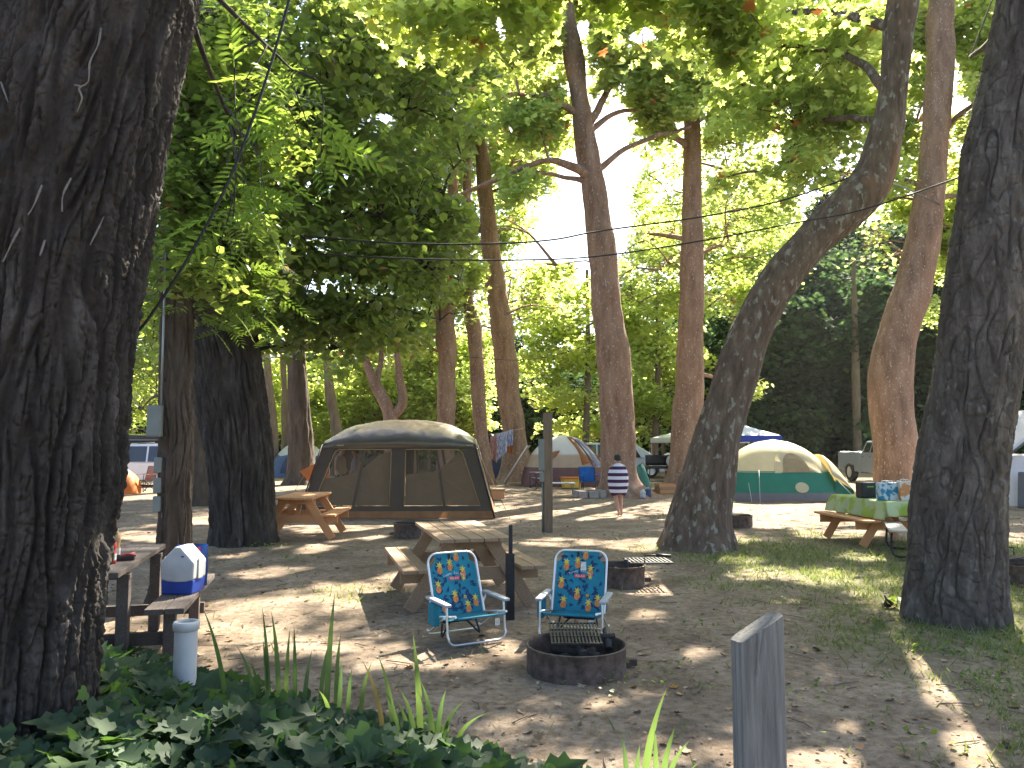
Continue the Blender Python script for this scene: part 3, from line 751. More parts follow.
tree('bay_tree', 'straight dark trunk between the thick black trunk and the screen tent', [(301, 484, 40), (301, 465, 28), (300, 430, 24), (298, 390, 21), (297, 350, 18), (298, 290, 15), (300, 200, 12), (302, 80, 8)], 33, BARK_BROWN, 'simple', LEAF_DARK, .2, 26, .7,
     blobs=[(300, 330, 33, 2.2, 2.2, 1.0, 40), (255, 360, 34, 1.3, 2, 1.0, 30), (350, 340, 32, 1.6, 2, .8, 36), (250, 280, 33, 3, 3, 2, 70), (320, 230, 33, 3, 3, 2.2, 80), (290, 120, 33, 4, 3, 2.8, 80)], kind='furrow', amp=.05, sc=4, step=.12, nseg=60, flare=.5, seed=8)
for (cl, d, lab) in [([(274, 460, 11), (272, 420, 9), (269, 385, 8), (266, 340, 6)], 40, 'thin leaning trunk just right of the thick black trunk, behind the blue tent'),
                     ([(285, 455, 8), (285, 420, 7), (284, 380, 6), (282, 340, 5)], 42, 'thinnest straight trunk between two dark trunks left of the screen tent'),
                     ([(338, 442, 12), (334, 415, 11), (329, 385, 9), (326, 350, 6)], 42, 'thin pale trunk leaning left above the left end of the screen tent roof')]:
    tree('maple_tree', lab, cl, d, BARK_FAR, 'syc', LEAF_FAR, .24, 18, .8, blobs=[(cl[-1][0] + rnd.uniform(-15, 15), 335, d, 2.2, 2, 1.2, 22)], seed=int(cl[0][0]), nseg=12, step=.4, flare=.2)
# forked tree behind the screen tent
tree('maple_tree', 'small forked tree standing right behind the middle of the screen tent', [(392, 470, 14), (391, 440, 14), (391, 418, 15), (386, 404, 13), (376, 385, 11), (366, 362, 8), (356, 335, 6)], 30, BARK_SYC, 'syc', LEAF_SYC, .19, 22, .6,
     blobs=[(350, 320, 30, 1.5, 1.5, 1.0, 40), (405, 320, 30, 1.3, 1.5, .9, 34), (385, 360, 29.5, .8, 1, .5, 12), (380, 260, 30, 2.2, 2, 1.4, 60)],
     limbs=[[(391, 417, 12, 30), (402, 402, 10, 30), (400, 375, 8, 30), (396, 345, 5, 30)], [(376, 385, 7, 30), (381, 360, 5, 30.1), (383, 330, 4, 30.2)]], seed=9, nseg=20, step=.2, bump_big=.06)
# row of sycamores in the middle
tree('sycamore_tree', 'reddish trunk rising behind the right end of the screen tent roof, with dead stub', [(446, 482, 20), (446, 440, 17), (446, 390, 18), (447, 345, 18), (446, 325, 17), (449, 280, 12), (452, 220, 11), (452, 150, 9), (448, 60, 8), (450, -60, 6)], 32, BARK_SYC, 'syc', LEAF_SYC, .20, 26, .75,
     blobs=[(425, 280, 31, 1.5, 1.6, 1.0, 40), (440, 190, 32, 2.2, 2, 1.4, 70), (400, 240, 30, 1.6, 2, 1.2, 45), (455, 90, 32, 2.6, 2, 2.0, 80), (400, 60, 31, 2.4, 2, 2, 70), (410, 150, 31, 1.8, 2, 1.4, 48), (440, -40, 32, 4, 3, 2.4, 80), (400, 330, 31, 1.3, 1.5, .8, 24)],
     limbs=[[(443, 360, 8, 32), (440, 335, 9, 32), (438, 315, 7, 32), (433, 303, 3, 32)], [(449, 260, 9, 32), (430, 150, 8, 31), (412, 105, 6, 31), (395, 85, 4, 31)]], fill=[(385, -20, 480, 340, 33, 40, 20)], seed=11, nseg=28, bump_big=.07)
tree('sycamore_tree', 'slender slightly crooked trunk between two reddish trunks by the clothesline', [(484, 478, 26), (483, 462, 17), (481, 430, 14), (478, 380, 14), (475, 335, 14), (472, 322, 15), (468, 300, 11), (466, 250, 10), (468, 180, 8), (470, 100, 6), (470, 0, 5)], 33, BARK_SYC, 'syc', LEAF_SYC, .20, 26, .75,
     blobs=[(470, 290, 32, 1.3, 1.5, .9, 26), (500, 250, 33, 1.2, 1.5, 1.0, 26), (480, 140, 33, 2, 2, 1.5, 46), (470, 40, 33, 2.4, 2, 1.8, 60), (440, 230, 32, 1.3, 1.5, 1, 26)], fill=[(440, 0, 520, 310, 34, 40, 15)], seed=12, nseg=28, bump_big=.07)
tree('sycamore_tree', 'tall reddish trunk leaning left where the striped laundry hangs', [(517, 480, 42), (516, 462, 30), (515, 440, 25), (511, 410, 23), (507, 375, 23), (501, 325, 23), (496, 290, 21), (490, 250, 19), (486, 200, 16), (481, 140, 13), (477, 80, 11), (473, 20, 9), (468, -80, 7)], 36, BARK_SYC, 'syc', LEAF_SYC, .21, 26, .8,
     blobs=[(530, 270, 36, 1.6, 2, .9, 26), (540, 300, 36, 1.2, 2, .7, 18), (515, 170, 36, 2.0, 2, 1.2, 38), (470, 60, 36, 3, 2, 2.0, 70), (525, 90, 36, 1.8, 2, 1.6, 40), (520, -60, 36, 5, 3, 2.5, 100), (450, 140, 36, 2, 2, 1.6, 40)],
     limbs=[[(487, 150, 9, 36), (470, 140, 6, 36), (462, 132, 3, 36)], [(490, 235, 8, 36), (472, 225, 5, 36), (462, 220, 3, 36)]], fill=[(470, -20, 560, 330, 38, 38, 18), (490, 130, 575, 340, 40, 32, 15)], seed=13, nseg=36, bump_big=.08)
tree('sycamore_tree', 'tallest pinkish trunk behind the person in the striped towel', [(622, 497, 62), (619, 482, 40), (618, 450, 35), (617, 400, 35), (612, 350, 32), (606, 290, 29), (599, 225, 26), (592, 175, 24), (584, 120, 21), (575, 65, 19), (566, 0, 17), (556, -90, 13), (548, -200, 8)], 25.7, BARK_SYC, 'syc', LEAF_SYC, .20, 26, .65,
     blobs=[(540, 115, 25, 1.6, 1.6, .8, 46), (520, 195, 25, 1.2, 1.5, .7, 26), (560, 90, 26, 1.0, 1.3, .5, 20), (630, 80, 26, 1.5, 1.6, .8, 40), (655, 115, 27, 1.3, 1.6, .7, 34), (590, 35, 25, 1.7, 1.6, 1.0, 44), (540, 30, 25, 1.3, 1.6, .9, 36), (650, 50, 25.5, 1.4, 1.6, .9, 40),
            (560, -70, 26, 4.5, 4, 1.8, 150), (640, -150, 27, 5, 4, 2, 130), (470, -150, 26, 4, 4, 2, 110), (585, 125, 24.6, .5, .5, .35, 7), (556, 265, 27, .9, 1, .4, 10)],
     limbs=[[(597, 182, 12, 25.7), (570, 166, 9, 25.2), (540, 162, 6, 25), (500, 178, 5, 25), (462, 194, 3, 25)], [(597, 185, 8, 25.7), (570, 178, 5, 25.4), (535, 172, 4, 25.2), (505, 176, 3, 25.2)], [(598, 170, 7, 25.7), (630, 146, 5, 26), (665, 134, 4, 26.5), (690, 128, 3, 27)],
            [(590, 122, 9, 25.7), (604, 100, 7, 25.9), (612, 84, 6, 26), (640, 60, 4, 26)], [(591, 130, 7, 25.7), (612, 115, 5, 25.9), (640, 108, 4, 26.2)], [(583, 118, 9, 25.7), (562, 104, 7, 25.4), (545, 96, 5, 25), (520, 95, 3, 25)]], fill=[(500, -30, 670, 125, 27, 40, 16), (505, 80, 570, 330, 29, 40, 12)], seed=14, nseg=56, step=.12, flare=.45, bump_big=.09)
tree('sycamore_tree', 'straight pinkish trunk between the tallest trunk and the leaning trunk', [(681, 490, 44), (683, 478, 33), (685, 450, 30), (688, 400, 29), (690, 340, 26), (692, 270, 23), (692, 200, 20), (692, 140, 18), (693, 80, 16), (694, 0, 14), (690, -100, 11), (690, -220, 7)], 29, BARK_SYC, 'syc', LEAF_SYC, .20, 26, .7,
     blobs=[(690, 60, 28.5, 1.6, 1.6, .9, 46), (735, 110, 28, 1.7, 1.6, 1.0, 50), (735, 30, 28, 1.8, 1.6, 1.1, 50), (650, 215, 31, 1.4, 1.6, .8, 36), (715, 240, 31, 1.2, 1.6, .7, 30), (730, 190, 31, 1.2, 1.6, .8, 30), (660, 270, 31, 1.4, 1.6, .7, 30), (760, 60, 29, 2, 2, 1.4, 50),
            (700, -90, 29, 5, 4, 2, 130), (790, -130, 30, 5, 4, 2, 130), (725, 300, 31, .9, 1, .5, 12), (745, 385, 31, 1.0, 1, .5, 18)],
     limbs=[[(691, 148, 8, 29), (675, 138, 6, 28.6), (655, 130, 4, 28), (640, 120, 3, 28)], [(692, 100, 7, 29), (715, 90, 5, 28.5), (745, 85, 3, 28)], [(691, 240, 6, 29), (672, 236, 5, 30), (650, 234, 3, 31)], [(691, 258, 6, 29), (710, 250, 4, 30.3), (728, 240, 3, 31)], [(690, 370, 5, 29), (715, 378, 4, 30), (745, 385, 2, 31)]], fill=[(640, -30, 790, 290, 31, 40, 12), (615, 150, 780, 310, 40, 30, 18)], seed=15, nseg=48, step=.14, flare=.4, bump_big=.07)
tree('sycamore_tree', 'heavily leaning trunk that bends sharply upright near its middle', [(697, 548, 78), (700, 528, 66), (705, 500, 58), (718, 440, 48), (730, 400, 44), (745, 350, 42), (759, 318, 40), (788, 270, 39), (818, 236, 40), (846, 211, 43), (866, 190, 45), (877, 170, 39), (884, 140, 34), (891, 105, 31), (897, 60, 29), (903, 0, 29), (912, -80, 25), (925, -180, 18), (935, -320, 9)],
     13.3, BARK_LEAN, 'syc', LEAF_SYC, .17, 26, .50,
     blobs=[(835, 60, 15.5, 1.2, 1.3, .9, 30), (790, 110, 16.5, 1.4, 1.4, .9, 33), (770, 40, 16, 1.4, 1.4, .9, 30), (840, 140, 16.5, .8, 1.2, .6, 14), (800, 185, 17, .9, 1.2, .5, 13), (700, 20, 15, 1.2, 1.3, .7, 24), (865, 10, 14.5, .7, 1.1, .6, 12),
            (860, -130, 14, 3, 3, 1.5, 60), (960, -200, 14, 2.6, 3, 1.6, 44), (720, -120, 14.5, 2.6, 3, 1.3, 55), (790, 165, 16, .7, 1, .35, 7), (860, 100, 16, .5, .9, .5, 7)],
     limbs=[[(892, 100, 12, 13.3), (870, 70, 9, 14), (830, 50, 6, 15), (780, 45, 4, 16)], [(898, 30, 12, 13.3), (850, 15, 9, 14), (780, 12, 6, 15), (700, 15, 3, 15)], [(887, 125, 9, 13.4), (850, 118, 6, 15), (800, 125, 4, 16.2)]],
     kind='furrow', amp=.02, sc=6, step=.05, nseg=120, flare=.42, fill=[(730, -10, 870, 195, 18.5, 44, 7)], seed=16, bump_big=.07)
tree('sycamore_tree', 'gently curved pinkish trunk standing in front of the silver pickup truck', [(900, 492, 54), (897, 465, 44), (894, 430, 41), (891, 400, 40), (891, 370, 40), (899, 330, 38), (911, 292, 36), (920, 255, 33), (928, 208, 30), (934, 150, 27), (938, 90, 26), (941, 30, 25), (943, -40, 22), (944, -140, 16), (940, -260, 8)], 27, BARK_SYC, 'syc', LEAF_SYC, .20, 26, .7,
     blobs=[(980, 110, 27, 1.5, 1.6, .9, 44), (985, 190, 29, 1.2, 1.5, .8, 30), (860, 175, 27, 1.3, 1.5, .6, 30), (905, 215, 30, .9, 1.2, .6, 22), (960, 30, 29, 1.8, 1.6, 1.2, 50), (890, 30, 29, 1.8, 1.6, 1.2, 50), (900, 130, 29.5, 1.0, 1.2, .9, 24), (960, 235, 29, .7, 1.2, .6, 16), (905, 255, 30.5, .7, 1, .4, 14),
            (950, -90, 29, 5, 4, 2, 120), (1060, 60, 28, 3.5, 3, 2.5, 90), (870, -60, 29, 4, 3, 1.6, 80)],
     limbs=[[(929, 205, 9, 27), (948, 196, 6, 28), (975, 200, 4, 28.5), (990, 205, 3, 29)], [(935, 140, 9, 27), (955, 120, 6, 27.6), (985, 95, 4, 27)], [(930, 190, 7, 27), (900, 178, 5, 27.5), (870, 175, 3, 27)]], fill=[(850, -30, 1040, 260, 30, 40, 16)], seed=17, nseg=56, step=.12, flare=.45, bump_big=.08)
tree('sycamore_tree', 'thick grey cracked trunk at the right edge with a weed at its foot', [(952, 614, 96), (954, 590, 92), (957, 560, 90), (964, 470, 84), (971, 400, 79), (980, 320, 75), (988, 260, 73), (996, 208, 72), (1010, 125, 70), (1022, 60, 69), (1034, 0, 67), (1058, -120, 58), (1080, -280, 44), (1085, -480, 25)], 8.0, BARK_PLATE, 'syc', LEAF_SYC, .15, 22, .42, over=.35,
     blobs=[(720, 0, 9.2, .8, .8, .35, 24), (640, -15, 9.5, .8, .8, .35, 22), (560, -10, 9.6, .9, .8, .35, 20), (480, 20, 9.6, .9, .8, .40, 24), (745, 40, 9.4, .4, .6, .3, 9), (420, 5, 10, .8, .8, .35, 18), (800, -60, 9, 2, 1.5, .6, 50), (950, -260, 9, 3, 2.5, 1.2, 80), (560, -160, 10, 3, 2.4, .8, 90), (1150, -100, 9, 2, 2, 1.5, 60)],
     limbs=[[(1050, -80, 40, 8), (900, -160, 26, 8.6), (760, -90, 16, 9), (640, -60, 10, 9.4), (500, -40, 6, 9.6)], [(1028, 30, 12, 8.2), (995, 38, 8, 9.5), (970, 60, 4, 10.5)]],
     kind='plate', amp=.032, sc=7, step=.015, nseg=340, flare=.22, seed=18, bump_big=.05)
# bright middle distance trees
far = [('broad sunlit maple filling the gap behind the screen tent', 360, 455, 420, 46, [(330, 410, 2.2, 1.3, 36), (380, 400, 2.2, 1.4, 36), (350, 370, 2.6, 1.4, 40), (420, 410, 2, 1.2, 30)]),
       ('sunlit yellow green maple behind the reddish trunk and screen tent', 428, 455, 420, 48, [(420, 395, 2.4, 1.6, 40), (460, 410, 2, 1.6, 36), (430, 350, 2.4, 1.4, 34), (470, 360, 2.0, 1.4, 30)]),
       ('low bright bush beyond the blue tent at the left', 250, 460, 430, 48, [(235, 420, 2.2, 1.4, 26), (265, 405, 2.2, 1.5, 30), (225, 380, 2.2, 1.5, 26), (300, 400, 2.6, 1.6, 30)]),
       ('sunlit maple with drooping boughs above the red and cream tent', 585, 450, 400, 42, [(555, 395, 1.5, .5, 22), (575, 355, 2.0, .6, 34), (550, 330, 1.6, .6, 22), (590, 425, 1.3, .5, 22), (565, 290, 2, .9, 30), (540, 250, 1.8, .9, 26), (630, 320, 2, .9, 34), (560, 425, .9, .35, 9)]),
       ('leafy green maple between the two pinkish trunks', 655, 455, 400, 46, [(640, 400, 1.6, 1.2, 30), (660, 350, 2.2, 1.5, 50), (650, 300, 2.2, 1.3, 46), (665, 250, 2.2, 1.2, 36), (645, 240, 1.6, 1, 20)]),
       ('pale green maple showing behind the bend of the leaning trunk', 742, 455, 400, 48, [(760, 215, 2.4, 1.3, 34), (720, 235, 2, 1.0, 26), (745, 265, 2.0, 1, 24), (800, 230, 1.6, .9, 16)]),
       ('green maple at the far right beyond the cracked trunk', 1010, 460, 400, 44, [(1010, 330, 2.2, 2.5, 36), (1010, 230, 2.5, 2, 36), (965, 260, 1.5, 1.5, 16)]),
       ('tall green maple behind the slim brown trunk and white car', 150, 460, 420, 40, [(140, 380, 2, 1.6, 30), (190, 390, 1.5, 1.6, 22), (150, 300, 2.4, 1.8, 34), (190, 260, 2, 1.6, 24)])]
FILL = [[(315, 320, 405, 450, 46, 28, 16)], [(400, 310, 500, 450, 48, 28, 16)], [(205, 330, 320, 445, 48, 30, 14)], [(535, 285, 620, 405, 43, 28, 12)], [(625, 220, 690, 435, 47, 28, 14)], [(695, 190, 800, 290, 48, 28, 14)], [(940, 190, 1040, 330, 44, 32, 12)], [(110, 240, 215, 430, 40, 32, 14)]]
for i, (lab, bx, by, my, d, bl) in enumerate(far):
    tree('maple_tree', lab, [(bx, by, 7), (bx + 2, my, 6), (bx + 3, 350, 5), (bx + 2, 270, 3)], d, BARK_FAR, 'syc', LEAF_FAR, .26, 24, .85,
         blobs=[(x, y, d + rnd.uniform(-1.5, 1.5), rx, 2, rz, int(ns * 1.1)) for x, y, rx, rz, ns in bl], seed=30 + i, nseg=10, step=.5, flare=.2, fill=FILL[i])
# thin pale trunks in front of the woods
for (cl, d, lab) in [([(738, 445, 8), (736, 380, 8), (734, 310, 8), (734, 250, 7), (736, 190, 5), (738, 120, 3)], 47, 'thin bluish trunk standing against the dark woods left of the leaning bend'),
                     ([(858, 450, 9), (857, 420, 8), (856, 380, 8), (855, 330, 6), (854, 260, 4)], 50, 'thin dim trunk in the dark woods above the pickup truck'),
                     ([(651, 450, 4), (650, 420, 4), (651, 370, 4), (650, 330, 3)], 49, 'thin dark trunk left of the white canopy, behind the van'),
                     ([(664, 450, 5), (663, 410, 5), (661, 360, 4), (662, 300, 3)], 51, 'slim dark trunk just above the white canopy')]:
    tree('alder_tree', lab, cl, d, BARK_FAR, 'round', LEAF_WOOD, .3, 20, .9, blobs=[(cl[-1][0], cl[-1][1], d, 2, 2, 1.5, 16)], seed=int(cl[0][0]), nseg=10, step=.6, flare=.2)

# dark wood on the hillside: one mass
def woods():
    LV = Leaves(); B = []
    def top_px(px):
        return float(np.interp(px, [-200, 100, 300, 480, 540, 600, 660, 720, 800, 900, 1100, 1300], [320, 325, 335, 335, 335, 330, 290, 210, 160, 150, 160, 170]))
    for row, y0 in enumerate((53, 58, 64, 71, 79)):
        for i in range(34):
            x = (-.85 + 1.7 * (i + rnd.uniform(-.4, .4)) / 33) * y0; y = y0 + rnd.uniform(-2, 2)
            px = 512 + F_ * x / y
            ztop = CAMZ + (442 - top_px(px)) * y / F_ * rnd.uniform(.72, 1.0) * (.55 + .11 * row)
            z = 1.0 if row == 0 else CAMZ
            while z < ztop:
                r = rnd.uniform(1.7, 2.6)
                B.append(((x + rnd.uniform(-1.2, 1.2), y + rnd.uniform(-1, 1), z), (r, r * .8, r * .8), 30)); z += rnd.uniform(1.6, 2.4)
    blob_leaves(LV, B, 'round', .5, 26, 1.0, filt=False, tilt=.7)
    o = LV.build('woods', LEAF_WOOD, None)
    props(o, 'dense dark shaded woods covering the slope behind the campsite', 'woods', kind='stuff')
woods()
# ------------------------------------------------------------------ shared object materials
WOOD_DARK = M('weathered_dark_wood', (.10, .078, .068), .85, .35, 14, bump=.5, stretch=(6, .5, 6), bscale=30)
WOOD_TAN = M('tan_pine_wood', (.30, .20, .125), .75, .22, 10, bump=.35, stretch=(8, .5, 8), bscale=24)
WOOD_ORANGE = M('orange_stained_wood', (.52, .25, .11), .7, .18, 10, bump=.3, stretch=(8, .5, 8), bscale=24)
WOOD_GREY = M('weathered_grey_wood', (.19, .182, .17), .9, .35, 9, bump=.6, stretch=(7, 7, .35), bscale=30)
STEEL_RUST = M('rusty_steel', (.10, .072, .06), .75, .55, 14, bump=.3, metal=.15)
STEEL_BLACK = M('black_steel', (.025, .024, .026), .55, .3, 20, metal=.3)
BLACK_PLASTIC = M('black_plastic', (.02, .02, .022), .5, .2, 20)
ALU = M('brushed_aluminium', (.62, .64, .66), .35, .08, 30, metal=.75)
WHITE_PL = M('white_plastic', (.46, .46, .46), .5, .08, 8, bump=.05)
GREY_PL = M('grey_plastic', (.30, .32, .36), .5, .1, 12)
GREY_BOX = M('grey_painted_metal', (.17, .185, .175), .5, .1, 6, bump=.05)
BLUE_PL = M('blue_plastic', (.015, .05, .30), .45, .12, 8)
TAN_BEIGE = M('tan_fabric', (.42, .33, .24), .85, .15, 8, trans=.3)
ASH = M('fire_ash', (.06, .055, .052), .95, .5, 20, bump=.8)
PAPER = M('printed_paper', (.6, .57, .52), .6, .3, 25)
RED = M('red_plastic', (.45, .04, .035), .4, .15, 10)
GLASS = glass()
TYRE = M('tyre_rubber', (.022, .022, .023), .85, .3, 20)
CHROME = M('chrome', (.65, .66, .68), .15, .05, 5, metal=.9)

# ------------------------------------------------------------------ picnic tables
def picnic_table(label, loc, rz, wood, L=1.8, top_w=.74, group=None, bench_off=.62):
    """long side along local y"""
    t = thing('picnic_table', label, 'picnic table', loc, rz, group)
    b = MB(); n = 5; pw = top_w / n
    for i in range(n): b.box((-top_w / 2 + pw * (i + .5), 0, .735), (pw - .008, L + rnd.uniform(-.01, .01), .038))
    b.build('tabletop', wood, t, bevel=.005)
    for s in (-1, 1):
        b = MB()
        for i in range(2): b.box((s * (bench_off + .07 - i * .145), 0, .435), (.138, L, .038))
        b.build('bench_seat', wood, t, bevel=.005)
    for y in (-L / 2 + .28, L / 2 - .28):
        for s in (-1, 1):
            b = MB(); b.bar((s * .20, y, .715), (s * .66, y, .0), .04, .14, up=(1, 0, .6)); b.build('leg', wood, t, bevel=.004)
        b = MB(); b.bar((-bench_off - .13, y + .041, .345), (bench_off + .13, y + .041, .345), .036, .14); b.build('bench_support', wood, t, bevel=.004)
        b = MB(); b.bar((-.34, y + .041, .665), (.34, y + .041, .665), .036, .10); b.build('top_support', wood, t, bevel=.004)
        b = MB(); yy = y * .25; b.bar((0, y * .93, .40), (0, yy, .70), .085, .036, up=(0, 0, 1)); b.build('brace', wood, t, bevel=.004)
    return t
PT = 'wooden picnic tables of the campsite'
picnic_table('tan wooden picnic table standing behind the left beach chair', (-.60, 9.05, 0), R(15), WOOD_TAN, 1.85, .78, PT)
picnic_table('orange wooden picnic table with sunlit white top in front of the screen tent', (-3.95, 14.9, 0), R(2), WOOD_ORANGE, 1.7, .72, PT)
TC = Vector((6.5, 13.95, 0))
picnic_table('orange wooden picnic table under the pale green cloth, left of the cracked trunk', TC, R(4), WOOD_ORANGE, 1.85, .72, PT)
# dark table at the left (post legs)
def dark_table():
    t = thing('picnic_table', 'dark weathered picnic table and bench holding the cooler beside the ivy', 'picnic table', (-3.50, 6.85, 0), R(13), PT)
    b = MB(); L = 1.75
    for i in range(4): b.box((-.33 + .18 * i, 0, .73), (.172, L, .045))
    b.build('tabletop', WOOD_DARK, t, bevel=.005)
    for s in (-1, 1):
        b = MB()
        for i in range(2): b.box((s * .63 + (i - .5) * .148, -.05, .44), (.142, L - .1, .045))
        b.build('bench_seat', WOOD_DARK, t, bevel=.005)
    for y in (-.62, .55):
        for x in (-.30, .28):
            b = MB(); b.box((x, y, .35), (.09, .09, .71)); b.build('leg', WOOD_DARK, t, bevel=.004)
        for x in (-.63, .63):
            b = MB(); b.box((x, y, .21), (.09, .07, .415)); b.build('bench_leg', WOOD_DARK, t, bevel=.004)
        b = MB(); b.box((0, y + .07, .17), (1.42, .045, .10)); b.build('stretcher', WOOD_DARK, t, bevel=.004)
        b = MB(); b.box((0, y, .685), (.66, .08, .04)); b.build('top_support', WOOD_DARK, t, bevel=.004)
    return t
dark_table()
# cooler on that bench
def cooler():
    c = PX(188, 592, 6.75)
    t = thing('cooler', 'small blue cooler with white peaked lid standing on the dark bench', 'cooler', (-2.83, 6.82, .463), R(-4)); t.scale = (.80, .82, 1.06)
    b = MB(); b.prism([(-.165, 0), (.165, 0), (.175, .10), (.175, .115), (-.175, .115), (-.175, .10)], -.14, .14, lambda x, y, h: (x, h, y))
    b.build('body', BLUE_PL, t, bevel=.012)
    b = MB(); b.prism([(-.178, .117), (-.10, .10), (0, .095), (.10, .10), (.178, .117), (.182, .255), (.03, .375), (-.03, .375), (-.182, .255)], -.146, .146, lambda x, y, h: (x, h, y))
    b.build('lid', WHITE_PL, t, bevel=.014)
    for s in (-1, 1):
        b = MB(); b.box((s * .186, 0, .20), (.012, .10, .17)); b.build('handle', WHITE_PL, t, bevel=.005)
    b = MB(); b.box((.06, -.1475, .30), (.03, .006, .012)); b.build('latch_button', BLUE_PL, t, bevel=.002)
cooler()
def snack_bag():
    t = thing('snack_bag', 'blue and red snack bag poking up behind the cooler', 'bag', (-2.88, 7.12, .463), R(8))
    b = MB(); 
    def f(s):
        def g(u, v):
            x = (u - .5) * .27; z = v * .37; return (x, s * (.06 * math.sin(math.pi * u)**.6 * math.sin(math.pi * min(1, v * .9 + .05))**.7 + .001) + .004 * math.sin(u * 30 + v * 9), z)
        return g
    b.grid(f(1), 14, 14); b.grid(f(-1), 14, 14)
    b.build('bag', M('shiny_blue_foil', (.03, .07, .25), .25, .5, 6, metal=.3), t)
    b = MB()
    b.grid(lambda u, v: ((u - .5) * .16, -.060 * math.sin(math.pi * (u * .6 + .2))**.6 - .004, .28 + v * .07), 10, 5)
    b.build('label', RED, t)
snack_bag()
def bottle(label, loc, mat_b, h, r, capm, lab=True):
    t = thing('bottle', label, 'bottle', loc)
    b = MB(); b.lathe([(0, .0), (r * .9, .0), (r, .01), (r, h * .35), (r * .85, h * .45), (r, h * .55), (r, h * .68), (r * .42, h * .88), (r * .36, h * .9), (0, h * .9)], 18); b.build('body', mat_b, t)
    b = MB(); b.lathe([(0, h * .9), (r * .46, h * .9), (r * .46, h * .94), (r * .3, h), (0, h)], 14); b.build('cap', capm, t)
    if lab:
        b = MB(); b.lathe([(r + .001, h * .12), (r + .0015, h * .34)], 18); b.build('label', PAPER, t)
def tabz(px, d): return (px - 512) / F_ * d
bottle('red ketchup bottle with white label on the dark table', (tabz(117, 6.5), 6.5, .754), RED, .24, .035, WHITE_PL)
bottle('clear plastic bottle with pale cap behind the red bottle', (tabz(121, 6.75), 6.75, .754), M('clear_brown_plastic', (.40, .25, .12), .2, .2, 9), .27, .034, WHITE_PL)
def clutter():
    t = thing('utensil_tray', 'small dark tray of utensils lying on the dark table beside the bottles', 'tray', (tabz(131, 6.7), 6.7, .754), R(20))
    b = MB(); b.box((0, 0, .012), (.14, .10, .02)); b.box((0, .05, .025), (.14, .008, .03)); b.box((0, -.05, .025), (.14, .008, .03)); b.build('tray', BLACK_PLASTIC, t, bevel=.003)
    b = MB(); b.tube([(-.05, .01, .035), (0, 0, .05), (.08, -.02, .04)], .008, 8); b.tube([(-.04, -.02, .035), (.07, .03, .055)], .006, 8); b.build('utensils', RED, t, fixn=False)
clutter()

# ------------------------------------------------------------------ pipe and posts
def pipe_post():
    p = PX(184, 700, 5.3)
    t = thing('pipe_post', 'white plastic standpipe with a capped rim sticking out of the ivy', 'pipe', (p.x, 5.3, 0), 0)
    b = MB(); r = .073
    b.lathe([(r, -.05), (r, .52), (r, .525)], 32); b.build('pipe', WHITE_PL, t)
    b = MB(); b.lathe([(r + .001, .50), (r + .010, .505), (r + .012, .545), (r + .006, .56), (r - .012, .562), (r - .016, .55), (r - .018, .40), (0, .40)], 32); b.build('rim', WHITE_PL, t)
pipe_post()
def fence_post():
    p = PX(758, 700, 2.65)
    t = thing('wooden_post', 'weathered grey wooden post with slanted cut top in the right foreground', 'post', (p.x, 2.65, 0), R(3))
    b = MB(); w_, dd = .145, .135
    n = 28; nz = 60; vs = []; 
    def f(u, v):
        a = 2 * math.pi * u; c, s_ = math.cos(a), math.sin(a)
        k = 1 / (abs(c)**6 + abs(s_)**6)**(1 / 6)
        x = c * k * w_ / 2; y = s_ * k * dd / 2
        ztop = 1.135 + .62 * x - .12 * y
        z = -.2 + (ztop + .2) * v
        g = float(perlin(c * 9 + 3, s_ * 9, z * .7)) * .0035 + float(perlin(c * 22, s_ * 22, z * 1.1 + 4)) * .002
        crack = 0
        if s_ < -.3: crack = -.012 * math.exp(-((x + .028 + .01 * math.sin(z * 9)) / .0035)**2) * (1 if z < .62 or z > 1.0 else .15)
        if s_ < -.3: crack += -.008 * math.exp(-((x + .004 + .014 * math.sin(z * 14)) / .003)**2) * float(sstep(.98, 1.05, z))
        return (x * (1 + (g + crack) / .07) , y * (1 + (g + crack) / .07), z)
    b.grid(f, 121, 70)
    b.build('post', WOOD_GREY, t, fixn=False)
    b = MB()
    pts = [f(i / 60, 1.0) for i in range(60)]; b.add([(0, 0, 1.13)] + [(x, y, z + .0006) for x, y, z in pts], [(0, 1 + i, 1 + (i + 1) % 60) for i in range(60)])
    b.build('cut_top', WOOD_GREY, t)
fence_post()
def utility_post():
    p = G(548, 531)
    t = thing('utility_post', 'square wooden power post with outlet boxes in front of the red and cream tent', 'post', (p.x, p.y, 0), R(6))
    b = MB(); b.box((0, 0, 1.08), (.17, .15, 2.5)); b.build('post', M('brown_post_wood', (.17, .125, .09), .85, .3, 8, bump=.5, stretch=(6, 6, .4)), t, bevel=.008)
    b = MB(); b.box((-.13, -.03, 1.50), (.11, .10, .62)); b.build('outlet_box', GREY_BOX, t, bevel=.008)
    b = MB(); b.box((-.12, -.03, 1.06), (.085, .09, .18)); b.build('switch_box', GREY_BOX, t, bevel=.006)
    b = MB(); b.tube([(-.11, -.02, .97), (-.11, -.02, -.05)], .018, 8); b.build('conduit', GREY_BOX, t)
utility_post()
def lantern_post():
    p = G(510, 617)
    t = thing('lantern_post', 'short black steel post with thinner upper section beside the left beach chair', 'post', (p.x, p.y, 0), R(10))
    b = MB(); b.box((0, 0, .29), (.082, .082, .68)); b.build('sleeve', STEEL_BLACK, t, bevel=.006)
    b = MB(); b.box((.006, 0, .77), (.036, .036, .29)); b.build('upper_pole', STEEL_BLACK, t, bevel=.004)
    b = MB(); b.tube([(-.02, -.045, .44), (-.02, -.055, .44)], .008, 8); b.build('bolt', STEEL_BLACK, t)
lantern_post()
